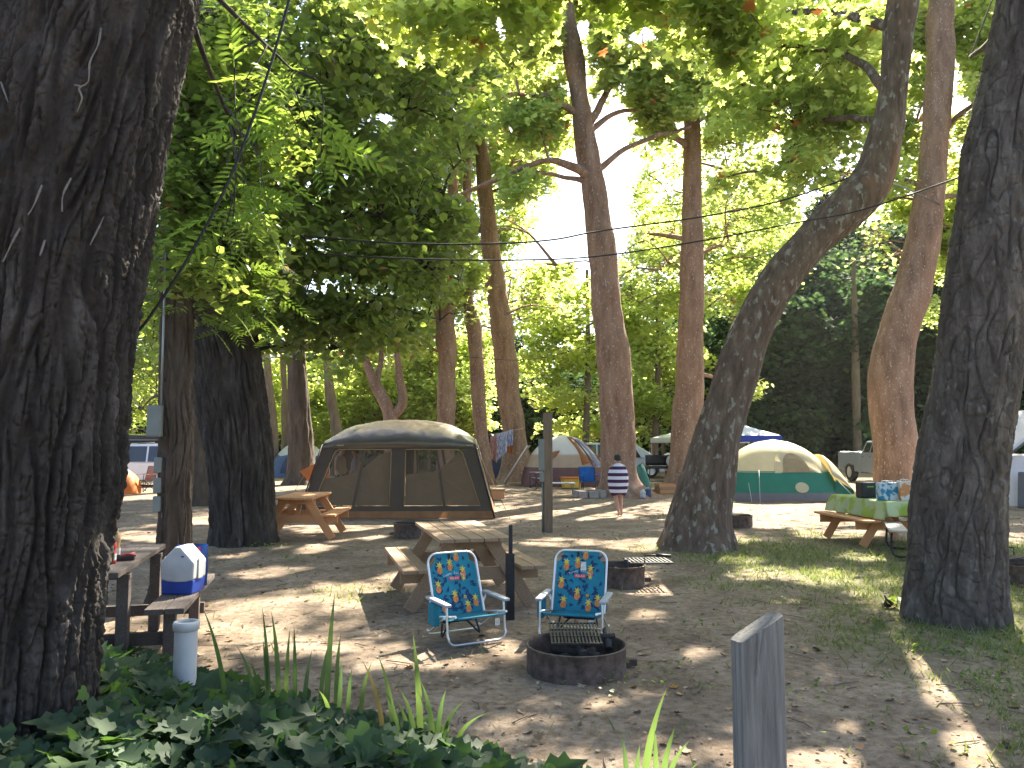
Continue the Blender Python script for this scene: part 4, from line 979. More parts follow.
def meter():
    t = thing('meter_box', 'grey electrical meter box fixed on the left side of the slim brown trunk', 'electrical box', PX(155, 421, 8.45), R(8))
    b = MB(); b.box((0, 0, 0), (.145, .10, .34)); b.build('box', GREY_BOX, t, bevel=.008)
    b = MB(); b.box((0, -.053, 0), (.125, .008, .31)); b.build('door', GREY_BOX, t, bevel=.003)
    b = MB(); b.tube([(.055, 0, .16), (.05, .02, .8), (.045, .03, 1.5), (.045, .04, 2.3)], .012, 8); b.build('conduit', M('galvanised_pipe', (.22, .25, .26), .4, .1, 10, metal=.5), t)
    p = thing('outlet_pedestal', 'stack of small grey outlet boxes on a pole beside the slim brown trunk', 'electrical box', (PX(160, 495, 8.6).x, 8.6, 0), R(5))
    b = MB(); b.box((.045, 0, .75), (.04, .04, 1.6)); b.build('pole', GREY_BOX, p, bevel=.004)
    for z in (1.62, 1.40, 1.20):
        b = MB(); b.box((-.01, -.04, z - .12), (.085, .07, .165)); b.build('outlet_box', GREY_BOX, p, bevel=.008)
meter()

# ------------------------------------------------------------------ fire rings
def fire_ring(label, loc, rz, r=.39, h=.225, grate=None):
    t = thing('fire_ring', label, 'fire ring', loc, rz, 'steel fire rings')
    b = MB(); b.lathe([(r, -.02), (r + .002, .05), (r, h - .02), (r + .012, h - .006), (r + .012, h), (r - .008, h), (r - .012, h - .02), (r - .012, .02)], 48); b.build('ring', STEEL_RUST, t)
    b = MB(); b.grid(lambda u, v: ((r - .014) * v * math.cos(u * 2 * math.pi), (r - .014) * v * math.sin(u * 2 * math.pi), .03 + .035 * float(perlin(u * 12, v * 4, 1.0))), 33, 8); b.build('ash_bed', ASH, t)
    b = MB()
    for k in range(3):
        a = k * 2.2 + .4; b.tube([(-.2 * math.cos(a), -.2 * math.sin(a), .08 + .03 * k), (.18 * math.cos(a + .2), .18 * math.sin(a + .2), .10 + .02 * k)], .032, 8)
    b.build('charred_log', M('charred_wood', (.03, .027, .025), .95, .5, 20, bump=.6), t, fixn=False)
    if grate == 'tilt':
        g = MB(); 
        q = lambda x, y: (x, y, h + .02 + .14 * (y + .05))
        for i in range(15): x = -.19 + .38 * i / 14; g.bar(q(x, -.08), q(x, .34), .014, .008)
        for y in (-.08, .06, .20, .34): g.bar(q(-.2, y), q(.2, y), .018, .012)
        g.build('grate', STEEL_BLACK, t)
        g = MB(); g.tube([(.22, .05, h + .03), (.31, .05, h + .05)], .022, 10); g.tube([(.25, -.03, h - .04), (.25, .14, h + .07)], .03, 10); g.build('grate_hinge', STEEL_BLACK, t, fixn=False)
    if grate == 'plate':
        g = MB()
        for i in range(11): x = .10 + .50 * i / 10; g.bar((x, -.21, h + .045), (x, .21, h + .045), .02, .012)
        for y in (-.21, 0, .21): g.bar((.08, y, h + .04), (.62, y, h + .04), .02, .014)
        g.build('grate', STEEL_BLACK, t)
        g = MB(); g.tube([(.26, -.21, h + .05), (.26, -.22, h + .14), (.44, -.22, h + .14)], .009, 8); g.tube([(.40, -.22, h + .14), (.58, -.22, h + .125)], .02, 8); g.build('grate_handle', STEEL_BLACK, t, fixn=False)
        g = MB(); g.tube([(.05, -.12, .02), (.05, -.12, h + .08)], .03, 10); g.build('grate_hinge', STEEL_BLACK, t)
    if grate == 'flat':
        g = MB()
        for i in range(13): x = -.42 + .62 * i / 12; g.bar((x, -.25, h + .02), (x, .25, h + .02), .02, .012)
        for y in (-.25, 0, .25): g.bar((-.45, y, h + .012), (.22, y, h + .012), .02, .014)
        g.build('grate', STEEL_BLACK, t)
    b = MB(); b.box((r + .05, .05, .03), (.09, .06, .05)); b.build('hinge_bracket', STEEL_RUST, t, bevel=.004)
    return t
fire_ring('low rusty fire ring with a tilted grate in front of the right beach chair', (.50, 6.22, 0), 0, .385, .185, 'tilt')
p = G(622, 583); fire_ring('fire ring with a flipped out grate and coil handle behind the right beach chair', (p.x - .02, p.y, 0), R(4), .30, .23, 'plate')
p = G(409, 537); fire_ring('fire ring with dark grate on top just left behind the tan picnic table', (p.x + .05, p.y + .2, 0), R(160), .36, .25, 'flat')
p = G(738, 527); fire_ring('dark fire ring in shade just right of the leaning trunk', (p.x, p.y + .3, 0), R(30), .38, .22, 'flat')
p = G(1022, 583); fire_ring('rusty fire ring cut by the right edge of the photo behind the cracked trunk', (p.x + .2, p.y + .2, 0), R(120), .40, .22, 'plate')

# ------------------------------------------------------------------ beach chairs
TEAL = M('teal_printed_fabric', (.012, .18, .265), .8, .12, 8, trans=.12)
NAVYP = M('navy_leaf_print', (.012, .035, .10), .85, .2, 8)
PINE = M('orange_pineapple_print', (.55, .19, .06), .85, .35, 60)
PINEL = M('yellow_leaf_print', (.65, .48, .06), .85, .3, 50)
TXT = M('white_lettering', (.65, .62, .62), .7, .05, 5); REDL = M('red_label_print', (.5, .05, .06), .7, .1, 5)
def beach_chair(label, loc, rz, tag=False, pouch=1):
    t = thing('beach_chair', label, 'beach chair', loc, rz, 'teal beach chairs by the fire ring'); t.scale = (.94, .94, .94)
    tilt = R(21)
    def Sf(u, v, o=0.0):
        sag = .018 * math.cos(u / .25 * 1.3) * math.sin(math.pi * min(1, max(0, v / .6)))
        y = .02 + v * math.sin(tilt) + sag - o * math.cos(tilt); z = .205 + v * math.cos(tilt) + o * math.sin(tilt)
        return (u, y, z)
    hw = lambda v: .245 if v < .47 else .245 - .06 * min(1, (v - .47) / .05)
    b = MB(); b.grid(lambda a, c: Sf((a - .5) * 2 * hw(c * .60), c * .60), 16, 30)
    q = random.Random(int(loc[0] * 100) + 7)
    def disc(u, v, ru, rv, mi, o, n=9, rot=0):
        pts = [(u + ru * math.cos(k * 2 * math.pi / n + rot) * (1 if True else 1), v + rv * math.sin(k * 2 * math.pi / n + rot)) for k in range(n)]
        b.add([Sf(x, y, o) for x, y in pts], [tuple(range(n))], mi)
    def star(u, v, r, mi, o, n=6):
        pts = []
        for k in range(2 * n):
            rr = r if k % 2 == 0 else r * .38; an = k * math.pi / n + .3; pts.append((u + rr * math.cos(an), v + rr * math.sin(an)))
        b.add([Sf(u, v, o)] + [Sf(x, y, o) for x, y in pts], [(0, 1 + k, 1 + (k + 1) % (2 * n)) for k in range(2 * n)], mi)
    pines = [(.045, .545), (-.145, .43), (-.03, .455), (.10, .375), (-.185, .25), (-.02, .145), (.19, .09), (.10, .04), (-.215, .36), (.235, .30), (-.15, .06)]
    for i, (u, v) in enumerate(pines):
        for k in range(3):   # navy fronds round each fruit
            fu, fv = u + q.uniform(-.05, .05), v + q.uniform(-.06, .05); an = q.uniform(0, 6.28)
            for j in range(5):
                aa = an + (j - 2) * .55; l_ = q.uniform(.025, .045)
                x1, y1 = fu + l_ * math.cos(aa), fv + l_ * math.sin(aa)
                if abs(x1) > .235 or not 0 < y1 < .58 or abs(fu) > .235 or not 0 < fv < .58: continue
                nx_, ny_ = -math.sin(aa) * .005, math.cos(aa) * .005
                b.add([Sf(fu, fv, .0025), Sf((fu + x1) / 2 + nx_, (fv + y1) / 2 + ny_, .0025), Sf(x1, y1, .0025), Sf((fu + x1) / 2 - nx_, (fv + y1) / 2 - ny_, .0025)], [(0, 1, 2, 3)], 1)
        if abs(u) < .21:
            disc(u, v, .030, .038, 2, .0035); star(u, v + .052, .040, 3, .004)
    for i in range(60):
        fu, fv = q.uniform(-.2, .2), q.uniform(.03, .55); an = q.uniform(0, 6.28)
        for j in range(5):
            aa = an + (j - 2) * .5; l_ = q.uniform(.025, .05); x1, y1 = fu + l_ * math.cos(aa), fv + l_ * math.sin(aa)
            nx_, ny_ = -math.sin(aa) * .006, math.cos(aa) * .006
            if abs(x1) > .23 or not .01 < y1 < .57: continue
            b.add([Sf(fu, fv, .002), Sf((fu + x1) / 2 + nx_, (fv + y1) / 2 + ny_, .002), Sf(x1, y1, .002), Sf((fu + x1) / 2 - nx_, (fv + y1) / 2 - ny_, .002)], [(0, 1, 2, 3)], 1)
    star(.085, .155, .024, 3, .004); disc(.085, .155, .010, .010, 2, .0045)
    star(.10, .335, .028, 3, .004)
    back = b.build('backrest', [TEAL, NAVYP, PINE, PINEL], t, fixn=False)
    # lettering, arched
    b = MB(); word = 'Tommy Bahama'; n = len(word); Rr = .20; cu, cv = 0.0, .385 - Rr
    for i, ch in enumerate(word):
        if ch == ' ': continue
        an = (i - (n - 1) / 2) * -.098; vs, fs = text_geo(ch, .030); ca, sa = math.cos(an), math.sin(an)
        b.add([Sf(cu - sa * Rr + x * ca - y * sa - 0, cv + ca * Rr + x * sa + y * ca, .0055) for x, y, z in vs], fs)
    # note: angle decreases to the right so the word reads left to right
    b.build('lettering', TXT, back, fixn=False)
    b = MB(); b.add([Sf(-.055 + x, .325 + y, .0045) for x, y in [(0, .0), (.11, 0), (.118, .018), (.11, .036), (0, .036), (-.008, .018)]], [tuple(range(6))])
    b.build('label_patch', REDL, back)
    b = MB(); vs, fs = text_geo('RELAX', .032); b.add([Sf(x, .332 + y, .0060) for x, y, z in vs], fs); b.build('label_lettering', TXT, back, fixn=False)
    b = MB(); b.box(Sf(-.03, .56, .006), (.022, .008, .05)); b.build('headrest_strap', STEEL_BLACK, back)
    if tag:
        b = MB(); b.add([Sf(.0, .40, .008), Sf(.06, .40, .009), Sf(.055, .485, .012), Sf(.005, .485, .010)], [(0, 1, 2, 3)]); b.build('paper_tag', PAPER, back, solid=.002)
    # aluminium frame
    b = MB(); pts = [Sf(-.262, -.03), Sf(-.262, .40)] + [Sf(-.262 + .10 * (1 - math.cos(a)), .50 + .10 * math.sin(a)) for a in np.linspace(0, math.pi / 2, 6)] + [Sf(.162 + .10 * math.sin(a), .50 + .10 * math.cos(a)) for a in np.linspace(0, math.pi / 2, 6)] + [Sf(.262, .40), Sf(.262, -.03)]
    b.tube(catmull([tuple(p) for p in pts], .03), .0115, 8); b.build('back_frame', ALU, t)
    # seat
    b = MB(); b.grid(lambda a, c: ((a - .5) * .49, .03 - .455 * min(1, c * 1.08), .205 + .085 * c - .040 * math.sin(math.pi * min(1, c)) - (.035 if c > .95 else 0)), 8, 12)
    b.build('seat', [TEAL], t, solid=.006)
    b = MB()
    for s in (-1, 1): b.tube([(s * .262, .04, .20), (s * .262, -.42, .285)], .0115, 8)
    b.build('seat_frame', ALU, t, fixn=False)
    for s in (-1, 1):
        b = MB(); b.prism([(-.032, -.30), (.032, -.30), (.036, -.05), (.030, .16), (-.030, .16), (-.036, -.05)], .365, .392, lambda x, y, h: (s * .305 + x, y - .06, h + (y + .1) * .02)); b.build('armrest', GREY_PL, t, bevel=.008)
        b = MB(); b.tube([(s * .298, .07, .36), (s * .27, .09, .21)], .009, 8); b.build('arm_bracket', ALU, t)
    b = MB(); pts = [(-.298, -.30, .365), (-.298, -.33, .10)] + [(-.298 + .07 * (1 - math.cos(a)), -.345, .085 - .07 * math.sin(a)) for a in np.linspace(0, math.pi / 2, 5)] + [(.228 + .07 * math.sin(a), -.345, .015 + .07 * (1 - math.cos(a))) for a in np.linspace(0, math.pi / 2, 5)] + [(.298, -.33, .10), (.298, -.30, .365)]
    b.tube(catmull([tuple(p) for p in pts], .03), .0115, 8); b.build('front_leg', ALU, t)
    b = MB(); pts = [(-.28, -.22, .24), (-.28, .10, .06)] + [(-.28 + .05 * (1 - math.cos(a)), .16, .06 - .045 * math.sin(a)) for a in np.linspace(0, math.pi / 2, 5)] + [(.23 + .05 * math.sin(a), .16, .015 + .045 * (1 - math.cos(a))) for a in np.linspace(0, math.pi / 2, 5)] + [(.28, .10, .06), (.28, -.22, .24)]
    b.tube(catmull([tuple(p) for p in pts], .03), .0115, 8); b.build('rear_leg', ALU, t)
    for s in (-1, 1):
        b = MB(); pts = catmull([(s * .17, .06, .20), (s * .19, .03, .09), (s * .20, .0, .015), (s * .12, .05, .10), (s * .05, .07, .17)], .03)
        b.tube(pts, .010, 6); b.build('carry_strap', BLACK_PLASTIC, t)
    b = MB(); b.prism([(-.05, 0), (.05, 0), (.055, .20), (-.045, .20)], -.03, .03, lambda x, y, h: (pouch * .335 + h, -.10 + x * 1.4, .16 + y)); b.build('side_pouch', TEAL, t, bevel=.012)
    b = MB(); b.prism([(-.16, 0), (.16, 0), (.16, .05), (-.16, .05)], .06, .12, lambda x, y, h: (x, h, .12 + y)); b.build('back_pouch', NAVYP, t, bevel=.015)
    b = MB(); b.box((.20, -.36, .185), (.05, .003, .065)); b.build('care_tag', PAPER, t)
beach_chair('teal pineapple print beach chair standing in front of the tan picnic table', (-.46, 7.2, 0), R(30), False, -1)
beach_chair('teal pineapple print beach chair with paper tag directly behind the low fire ring', (.60, 7.3, 0), R(-16), True, -1)
# ------------------------------------------------------------------ screen tent
TAUPE = M('dark_taupe_fabric', (.068, .045, .028), .6, .12, 4, bump=.15, trans=.12, spec=.5)
TAUPE_ROOF = M('taupe_roof_fabric', (.095, .076, .055), .27, .10, 3, bump=.5, trans=.12, spec=.9, bscale=5)
RUST_BAND = M('rust_brown_fabric', (.27, .13, .06), .8, .15, 6, trans=.15)
PIPING = M('tan_piping', (.36, .24, .12), .7, .1, 6)
SCREEN = screen_mat('insect_screen', (.15, .12, .085), .30)
FLAP = M('taupe_privacy_panel', (.42, .30, .19), .85, .1, 3, trans=.6)
def screen_tent():
    cx, cy = PX(394.5, 500, 18.2).x, 20.0
    t = thing('screen_tent', 'large dark taupe screen tent with domed roof in the middle distance', 'tent', (cx, cy, 0), R(1.5))
    Hh = 1.72
    def face(k):
        # returns fn(u, z, o) on wall k: 0 front, 1 right, 2 back, 3 left
        def fn(u, z, o=0.0):
            s = z / Hh
            if k in (0, 2):
                sg = -1 if k == 0 else 1
                return (u * (1 if k == 0 else -1), sg * (1.85 - .40 * s + o), z)
            sg = 1 if k == 1 else -1
            return (sg * (2.25 - .48 * s + o), u * (1 if k == 1 else -1), z)
        return fn
    for k in range(4):
        fn = face(k); front = k in (0, 2)
        Wb, Wt = (2.25, 1.77) if front else (1.85, 1.45)
        hw = lambda z: Wb + (Wt - Wb) * z / Hh
        z0, z1 = .26, 1.575
        if front: wins = [(-hw(z0) + .24, -.17, -hw(z1) + .30, -.17), (.17, hw(z0) - .24, .17, hw(z1) - .30)]
        else: wins = [(-hw(z0) + .28, hw(z0) - .28, -hw(z1) + .34, hw(z1) - .34)]
        b = MB()
        xs0 = [-hw(z0)] + [x for wn in wins for x in wn[:2]] + [hw(z0)]; xs1 = [-hw(z1)] + [x for wn in wins for x in wn[2:]] + [hw(z1)]
        for i in range(0, len(xs0), 2):
            b.add([fn(xs0[i], z0), fn(xs0[i + 1], z0), fn(xs1[i + 1], z1), fn(xs1[i], z1)], [(0, 1, 2, 3)])
        b.add([fn(-hw(z1), z1), fn(hw(z1), z1), fn(hw(Hh), Hh), fn(-hw(Hh), Hh)], [(0, 1, 2, 3)])
        b.add([fn(-hw(.15), .15), fn(hw(.15), .15), fn(hw(z0), z0), fn(-hw(z0), z0)], [(0, 1, 2, 3)])
        wall = b.build('wall_panel', TAUPE, t, solid=.006)
        b = MB(); b.grid(lambda u, v: fn((u * 2 - 1) * hw(.15 * v), -.01 + .165 * v, .004 + .02 * math.sin(u * 40) * (1 - v)), 60, 3); b.build('mud_skirt', RUST_BAND, t)
        for wn in wins:
            b = MB(); b.add([fn(wn[0], z0, -.006), fn(wn[1], z0, -.006), fn(wn[3], z1, -.006), fn(wn[2], z1, -.006)], [(0, 1, 2, 3)]); wo = b.build('window', SCREEN, t)
            b = MB(); b.tube([fn(wn[0], z0, .008), fn(wn[2] + .0, z1 - .10, .008), fn(wn[2] + .10 if wn[2] < 0 else wn[2], z1, .008), fn(wn[3] - .10 if wn[3] > 0.3 else wn[3], z1, .008), fn(wn[3], z1 - .10, .008), fn(wn[1], z0, .008)], .010, 6); b.build('piping', PIPING, wo)
            b = MB(); xm0 = (wn[0] + wn[1]) / 2 + (.05 if k == 0 else 0); xm1 = (wn[2] + wn[3]) / 2 + (.05 if k == 0 else 0)
            b.bar(fn(xm0, z0, -.012), fn(xm1, z1, -.012), .055, .006, up=fn(0, 0, 1)); b.build('mullion', TAUPE, wo)
        # half lowered privacy panels inside
        if k == 0:
            q = -.05
            for poly in ([(-1.98, .28), (-.19, .28), (-.19, 1.50), (-.45, 1.46), (-.80, 1.16), (-1.10, 1.0), (-1.60, .90), (-1.78, .93)],
                         [(.19, .28), (1.98, .28), (1.62, 1.35), (1.42, 1.5), (1.06, 1.18), (.82, 1.04), (.36, 1.01), (.19, .98)],
                         [(.36, 1.01), (.44, 1.03), (.40, 1.56), (.36, 1.56)]):
                b = MB(); b.add([fn(x, z, q + .02 * math.sin(x * 9)) for x, z in poly], [tuple(range(len(poly)))]); b.build('privacy_panel', FLAP, t, solid=.004)
        elif k == 2:
            b = MB(); b.add([fn(x, z, -.05) for x, z in [(-2.0, .28), (-.19, .28), (-.19, .60), (-1.9, .50)]], [(0, 1, 2, 3)]); b.add([fn(x, z, -.05) for x, z in [(.19, .28), (2.0, .28), (1.9, .5), (.19, .6)]], [(0, 1, 2, 3)]); 
            b.build('privacy_panel', FLAP, t, solid=.004)
        else:
            b = MB(); b.add([fn(x, z, -.04) for x, z in [(-1.55, .28), (1.55, .28), (1.35, .85), (-1.30, .75)]], [(0, 1, 2, 3)]); b.build('privacy_panel', FLAP, t, solid=.004)
    # corner poles
    for sx in (-1, 1):
        for sy in (-1, 1):
            b = MB(); b.tube([(sx * 2.27, sy * 1.87, 0), (sx * 1.80, sy * 1.48, 1.70)], .018, 8); b.build('pole', STEEL_BLACK, t)
    def roof(u, v):
        a, c = u * 2 - 1, v * 2 - 1
        ex, ey = abs(a), abs(c)
        h = (1 - ex**2.6) * (1 - ey**2.6)
        x, y = a * 1.80, c * 1.47
        z = 1.705 + .60 * h**.62
        z += -.05 * (math.sin(a * 9.4 + c * 2) * .5 + .5) * h * (1 - h) * 2 + .022 * float(perlin(a * 5, c * 7, 0)) + .010 * float(perlin(a * 13, c * 9, 4))
        if ex > .97 or ey > .97: z -= .10 * max((ex - .97) / .03, (ey - .97) / .03); x *= 1.02; y *= 1.02
        return (x, y, z)
    b = MB(); b.grid(roof, 71, 61); b.build('roof', TAUPE_ROOF, t, solid=.006)
    b = MB()
    for x in (-1.45, 1.6): b.add([(x, -1.52, 1.66), (x + .16, -1.52, 1.66), (x + .16, -1.52, 1.685), (x, -1.52, 1.685)], [(0, 1, 2, 3)])
    b.build('vent_label', PIPING, t, solid=.004)
    for s in (-1, 1):
        b = MB(); b.tube([(s * 1.80, -1.47, 1.68), (s * 2.62, -2.2, .01)], .006, 5); b.build('guy_line', PIPING, t, fixn=False)
screen_tent()

# ------------------------------------------------------------------ dome tents
def dome_tent(label, loc, rz, A, B, H, bands, doors=(), extra=None, sq=2.6, peak=1.55, group=None, ann=None):
    """A, B half sizes; bands [(z fraction from, to, material, name, scallop)]; shape from a superellipse floor"""
    t = thing('dome_tent', label, 'tent', loc, rz, group)
    def pt(u, s, o=0.0):
        a = u * 2 * math.pi; c, n = math.cos(a), math.sin(a)
        k = 1 / (abs(c)**sq + abs(n)**sq)**(1 / sq)
        prof = (1 - s**peak)**(1 / 1.75) if s < 1 else 0
        rib = 1 - .05 * abs(math.sin(2 * a)) * math.sin(math.pi * min(1, s + .05))
        return Vector(((A * k * c * prof * rib) + c * o, (B * k * n * prof * rib) + n * o, H * s + o * .6))
    for (s0, s1, mat_, nm, scal) in bands:
        b = MB(); nu, nv = 73, max(4, int((s1 - s0) * 26))
        def f(u, v):
            lo = s0 + scal * abs(math.cos(2 * u * 2 * math.pi)) if scal else s0
            return pt(u, lo + (s1 - lo) * v, .02 if scal else 0)
        b.grid(f, nu, nv); b.build(nm, mat_, t)
    def surf_u(x): return x
    for (nm, mat_, poly, o) in doors:
        b = MB()
        # poly in (u, s); filled by fan subdivision
        n = len(poly); cu = sum(p[0] for p in poly) / n; cs = sum(p[1] for p in poly) / n
        rings = 5; vs = []; fs = []
        vs.append(pt(cu, cs, o))
        for r_ in range(1, rings + 1):
            for (pu, ps) in poly: vs.append(pt(cu + (pu - cu) * r_ / rings, cs + (ps - cs) * r_ / rings, o))
        for k in range(n): fs.append((0, 1 + k, 1 + (k + 1) % n))
        for r_ in range(rings - 1):
            for k in range(n): fs.append((1 + r_ * n + k, 1 + (r_ + 1) * n + k, 1 + (r_ + 1) * n + (k + 1) % n, 1 + r_ * n + (k + 1) % n))
        b.add(vs, fs, 0, True); b.build(nm, mat_, t, fixn=False)
    return t, pt
def arch(u0, u1, s0, s1, n=14, p=.5):
    return [(u0, s0), (u1, s0)] + [((u0 + u1) / 2 + (u1 - u0) / 2 * math.cos(a), s0 + (s1 - s0) * math.sin(a)**p) for a in np.linspace(.12, math.pi - .12, n)]
GREEN_T = M('green_tent_nylon', (.02, .17, .125), .55, .08, 4, trans=.3)
CREAM_T = M('cream_tent_nylon', (.66, .58, .38), .5, .06, 4, bump=.2, trans=.4, bscale=6)
TANSCR = M('tan_mesh_window', (.36, .28, .16), .8, .1, 10, trans=.3)
GREYB = M('dark_grey_nylon', (.13, .12, .13), .6, .1, 5)
def green_tent():
    d = 23.6
    c = PX(790, 500, d)
    def sx(px): return px
    doors = [('window', TANSCR, arch(.815, .735, .45, .76), .035), ('door_trim', CREAM_T, arch(.85, .71, .44, .88), .028), ('floor_vent', CREAM_T, [(.777 + .018 * math.cos(a), .21 + .085 * math.sin(a)) for a in np.linspace(0, 2 * math.pi, 16, endpoint=False)], .03)]
    t, pt = dome_tent('green and cream dome tent standing right of the leaning trunk', (c.x - .15, d + 1.0, 0), R(4), 1.95, 1.35, 1.83,
                      [(.0, .13, GREYB, 'groundsheet', 0), (.13, .48, GREEN_T, 'lower_wall', 0), (.46, 1.0, CREAM_T, 'rainfly', 0)], doors, sq=3.0, peak=1.9)
    # low side wing of the fly at the right
    b = MB()
    def f(u, v):
        x = 1.35 + 1.05 * u; hw = .95 * (1 - .35 * u); z = 1.18 * (1 - u**1.6) * (1 - abs(2 * v - 1)**2.4 * .55) + .16 * (1 - u); z = max(z, .02)
        return (x, (2 * v - 1) * hw - .2, z + .03)
    b.grid(f, 18, 18); b.build('fly_wing', CREAM_T, t, solid=.005)
    b = MB(); b.add([(1.45, -1.05, .0), (2.25, -.80, .0), (2.15, -.82, .30), (1.5, -1.03, .62)], [(0, 1, 2, 3)]); b.build('wing_wall', GREEN_T, t, solid=.005)
    for (a, e) in [((-.92, -1.18, .92), (-1.05, -1.55, 0)), ((1.55, -1.0, .62), (1.95, -1.5, 0)), ((-1.2, -1.05, .55), (-1.3, -1.55, 0))]:
        b = MB(); b.tube([a, e], .008, 5); b.build('guy_line', WHITE_PL, t, fixn=False)
green_tent()
MAROON = M('maroon_tent_nylon', (.17, .085, .085), .6, .12, 4, trans=.25); BUFF = M('buff_tent_nylon', (.55, .42, .32), .6, .08, 4, trans=.4); WHT = M('white_rainfly', (.74, .72, .74), .5, .05, 4, trans=.35, bump=.25, bscale=4)
ORBR = M('orange_brown_panel', (.33, .13, .045), .65, .15, 6, trans=.25); BLUGREY = M('blue_grey_mesh', (.25, .28, .40), .7, .1, 5, trans=.25)
def red_tent():
    d = 31.0; c = PX(566, 487, d)
    doors = [('fly_stripe', ORBR, [(.80, .95), (.84, .95), (.87, .45), (.83, .40)], .03), ('fly_stripe', MAROON, [(.84, .95), (.855, .95), (.89, .38), (.87, .38)], .034), ('side_screen', BLUGREY, [(.855, .92), (.90, .90), (.955, .35), (.885, .35)], .03),
             ('fly_stripe', ORBR, [(.91, .85), (.93, .82), (.99, .45), (.97, .45)], .034), ('door_trim', ORBR, [(.665, .05), (.673, .05), (.69, .50), (.71, .62), (.735, .65), (.735, .68), (.705, .66), (.682, .52)], .03)]
    t, pt = dome_tent('maroon and cream family tent with white fly behind the power post', (c.x, d + 1.4, 0), R(-6), 1.75, 1.5, 2.05, [(0, .36, MAROON, 'lower_wall', 0), (.36, .62, BUFF, 'upper_wall', 0), (.60, 1.0, WHT, 'rainfly', 0)], doors, sq=3.0, peak=2.0)
    b = MB(); b.grid(lambda u, v: (-1.4 - 1.0 * u, -.6 + 1.2 * v, 1.55 * (1 - u)**.8 + .06 - .12 * math.sin(math.pi * v) * u), 12, 12); b.build('awning', BUFF, t, solid=.005)
    b = MB(); b.tube([(-1.45, -.62, 1.60), (-2.4, -.62, .1)], .03, 6); b.build('awning_trim', WHT, t)
red_tent()
NAVY_T = M('navy_tent_nylon', (.04, .055, .11), .6, .12, 4, trans=.25); SKYB = M('blue_tent_nylon', (.07, .12, .26), .6, .12, 4, trans=.3); PALE = M('pale_grey_rainfly', (.55, .58, .62), .5, .06, 4, trans=.35)
d = 37.5; c = PX(507, 480, d)
dome_tent('dark navy dome tent behind the striped laundry', (c.x - .2, d + 1.2, 0), 0, 1.35, 1.3, 1.75, [(0, .55, NAVY_T, 'lower_wall', 0), (.53, 1.0, SKYB, 'rainfly', 0)], [], sq=2.8, peak=1.9)
d = 39.0; c = PX(294, 474, d)
dome_tent('blue and pale grey dome tent partly hidden by the straight dark trunk', (c.x, d + 1.2, 0), R(10), 1.55, 1.4, 1.78, [(0, .62, SKYB, 'lower_wall', 0), (.58, 1.0, PALE, 'rainfly', .06)], [('door', NAVY_T, arch(.74, .66, .10, .62), .03)], sq=2.8, peak=1.8)
d = 26.5; c = PX(112, 500, d)
ORNG = M('orange_tent_nylon', (.60, .19, .045), .6, .1, 5, trans=.3)
dome_tent('small orange tent half hidden by the huge left trunk', (c.x - .35, d + .6, 0), R(20), .95, .8, .92, [(0, .82, ORNG, 'lower_wall', 0), (.80, 1.0, GREYB, 'rainfly', 0)], [], sq=3.4, peak=2.6)
# big grey tent at the right edge
def right_tent():
    d = 21.5; c = PX(1003, 520, d)
    t = thing('cabin_tent', 'large pale grey cabin tent cut off by the right edge of the photo', 'tent', (c.x + 1.72, d + 1.6, 0), R(5))
    SIL = M('silver_grey_tarp', (.62, .63, .67), .45, .06, 3, bump=.5, trans=.3, bscale=4)
    A, B = 1.8, 1.6
    b = MB()
    def wall(u, v):
        a = u * 2 * math.pi; c_, n = math.cos(a), math.sin(a); k = 1 / (abs(c_)**6 + abs(n)**6)**(1 / 6); q = 1 - .12 * v
        w_ = .03 * math.sin(u * 57 + v * 5) * math.sin(math.pi * v)
        return (A * k * c_ * q + c_ * w_, B * k * n * q + n * w_, 1.38 * v)
    b.grid(wall, 120, 12); b.build('wall', SIL, t)
    b = MB()
    def rf(u, v):
        a, e = u * 2 - 1, v * 2 - 1
        return (a * 1.78, e * 1.55, 1.33 + 1.35 * (1 - abs(a))**.9 * (1 - .1 * abs(e)))
    b.grid(rf, 25, 15); b.build('roof', WHT, t, solid=.01)
    b = MB(); b.tube([rf(0, 0), rf(.5, 0), rf(1, 0)], .035, 6); b.build('ridge_trim', GREYB, t)
    b = MB(); b.prism([(0, 0), (.62, 0), (.62, .95), (.06, .95)], 0, .45, lambda x, y, h: (x - 1.72, -1.82 - h, y)); b.build('storage_annex', M('slate_blue_fabric', (.10, .115, .16), .7, .1, 5), t, bevel=.03)
right_tent()
# orange tarp leaning beside the screen tent, blue bin
def tarp():
    d = 22.5; t = thing('tarp', 'orange tarp corner sticking out left of the screen tent', 'tarp', PX(311, 475, d))
    b = MB(); b.add([(-.33, 0, .1), (.1, .1, -.40), (.5, .2, -.2), (.45, .25, .5), (.12, .1, .34)], [(0, 1, 2, 3, 4)]); b.build('sheet', ORNG, t, solid=.01)
    b = MB(); b.tube([(.45, .26, .5), (.5, .3, -1.05)], .014, 6); b.build('pole', ALU, t)
    d = 20.2; c = PX(303, 497, d)
    t = thing('storage_tub', 'dark blue round tub on the ground left of the screen tent', 'tub', (c.x, d, 0))
    b = MB(); b.lathe([(0, .0), (.17, 0), (.21, .35), (.225, .36), (.22, .37), (.20, .36), (.16, .02), (0, .02)], 24); b.build('tub', M('navy_plastic', (.03, .04, .13), .5, .1, 8), t)
    b = MB(); b.lathe([(.226, .36), (.23, .38), (.15, .43), (0, .45)], 24); b.build('lid', PALE, t)
tarp()

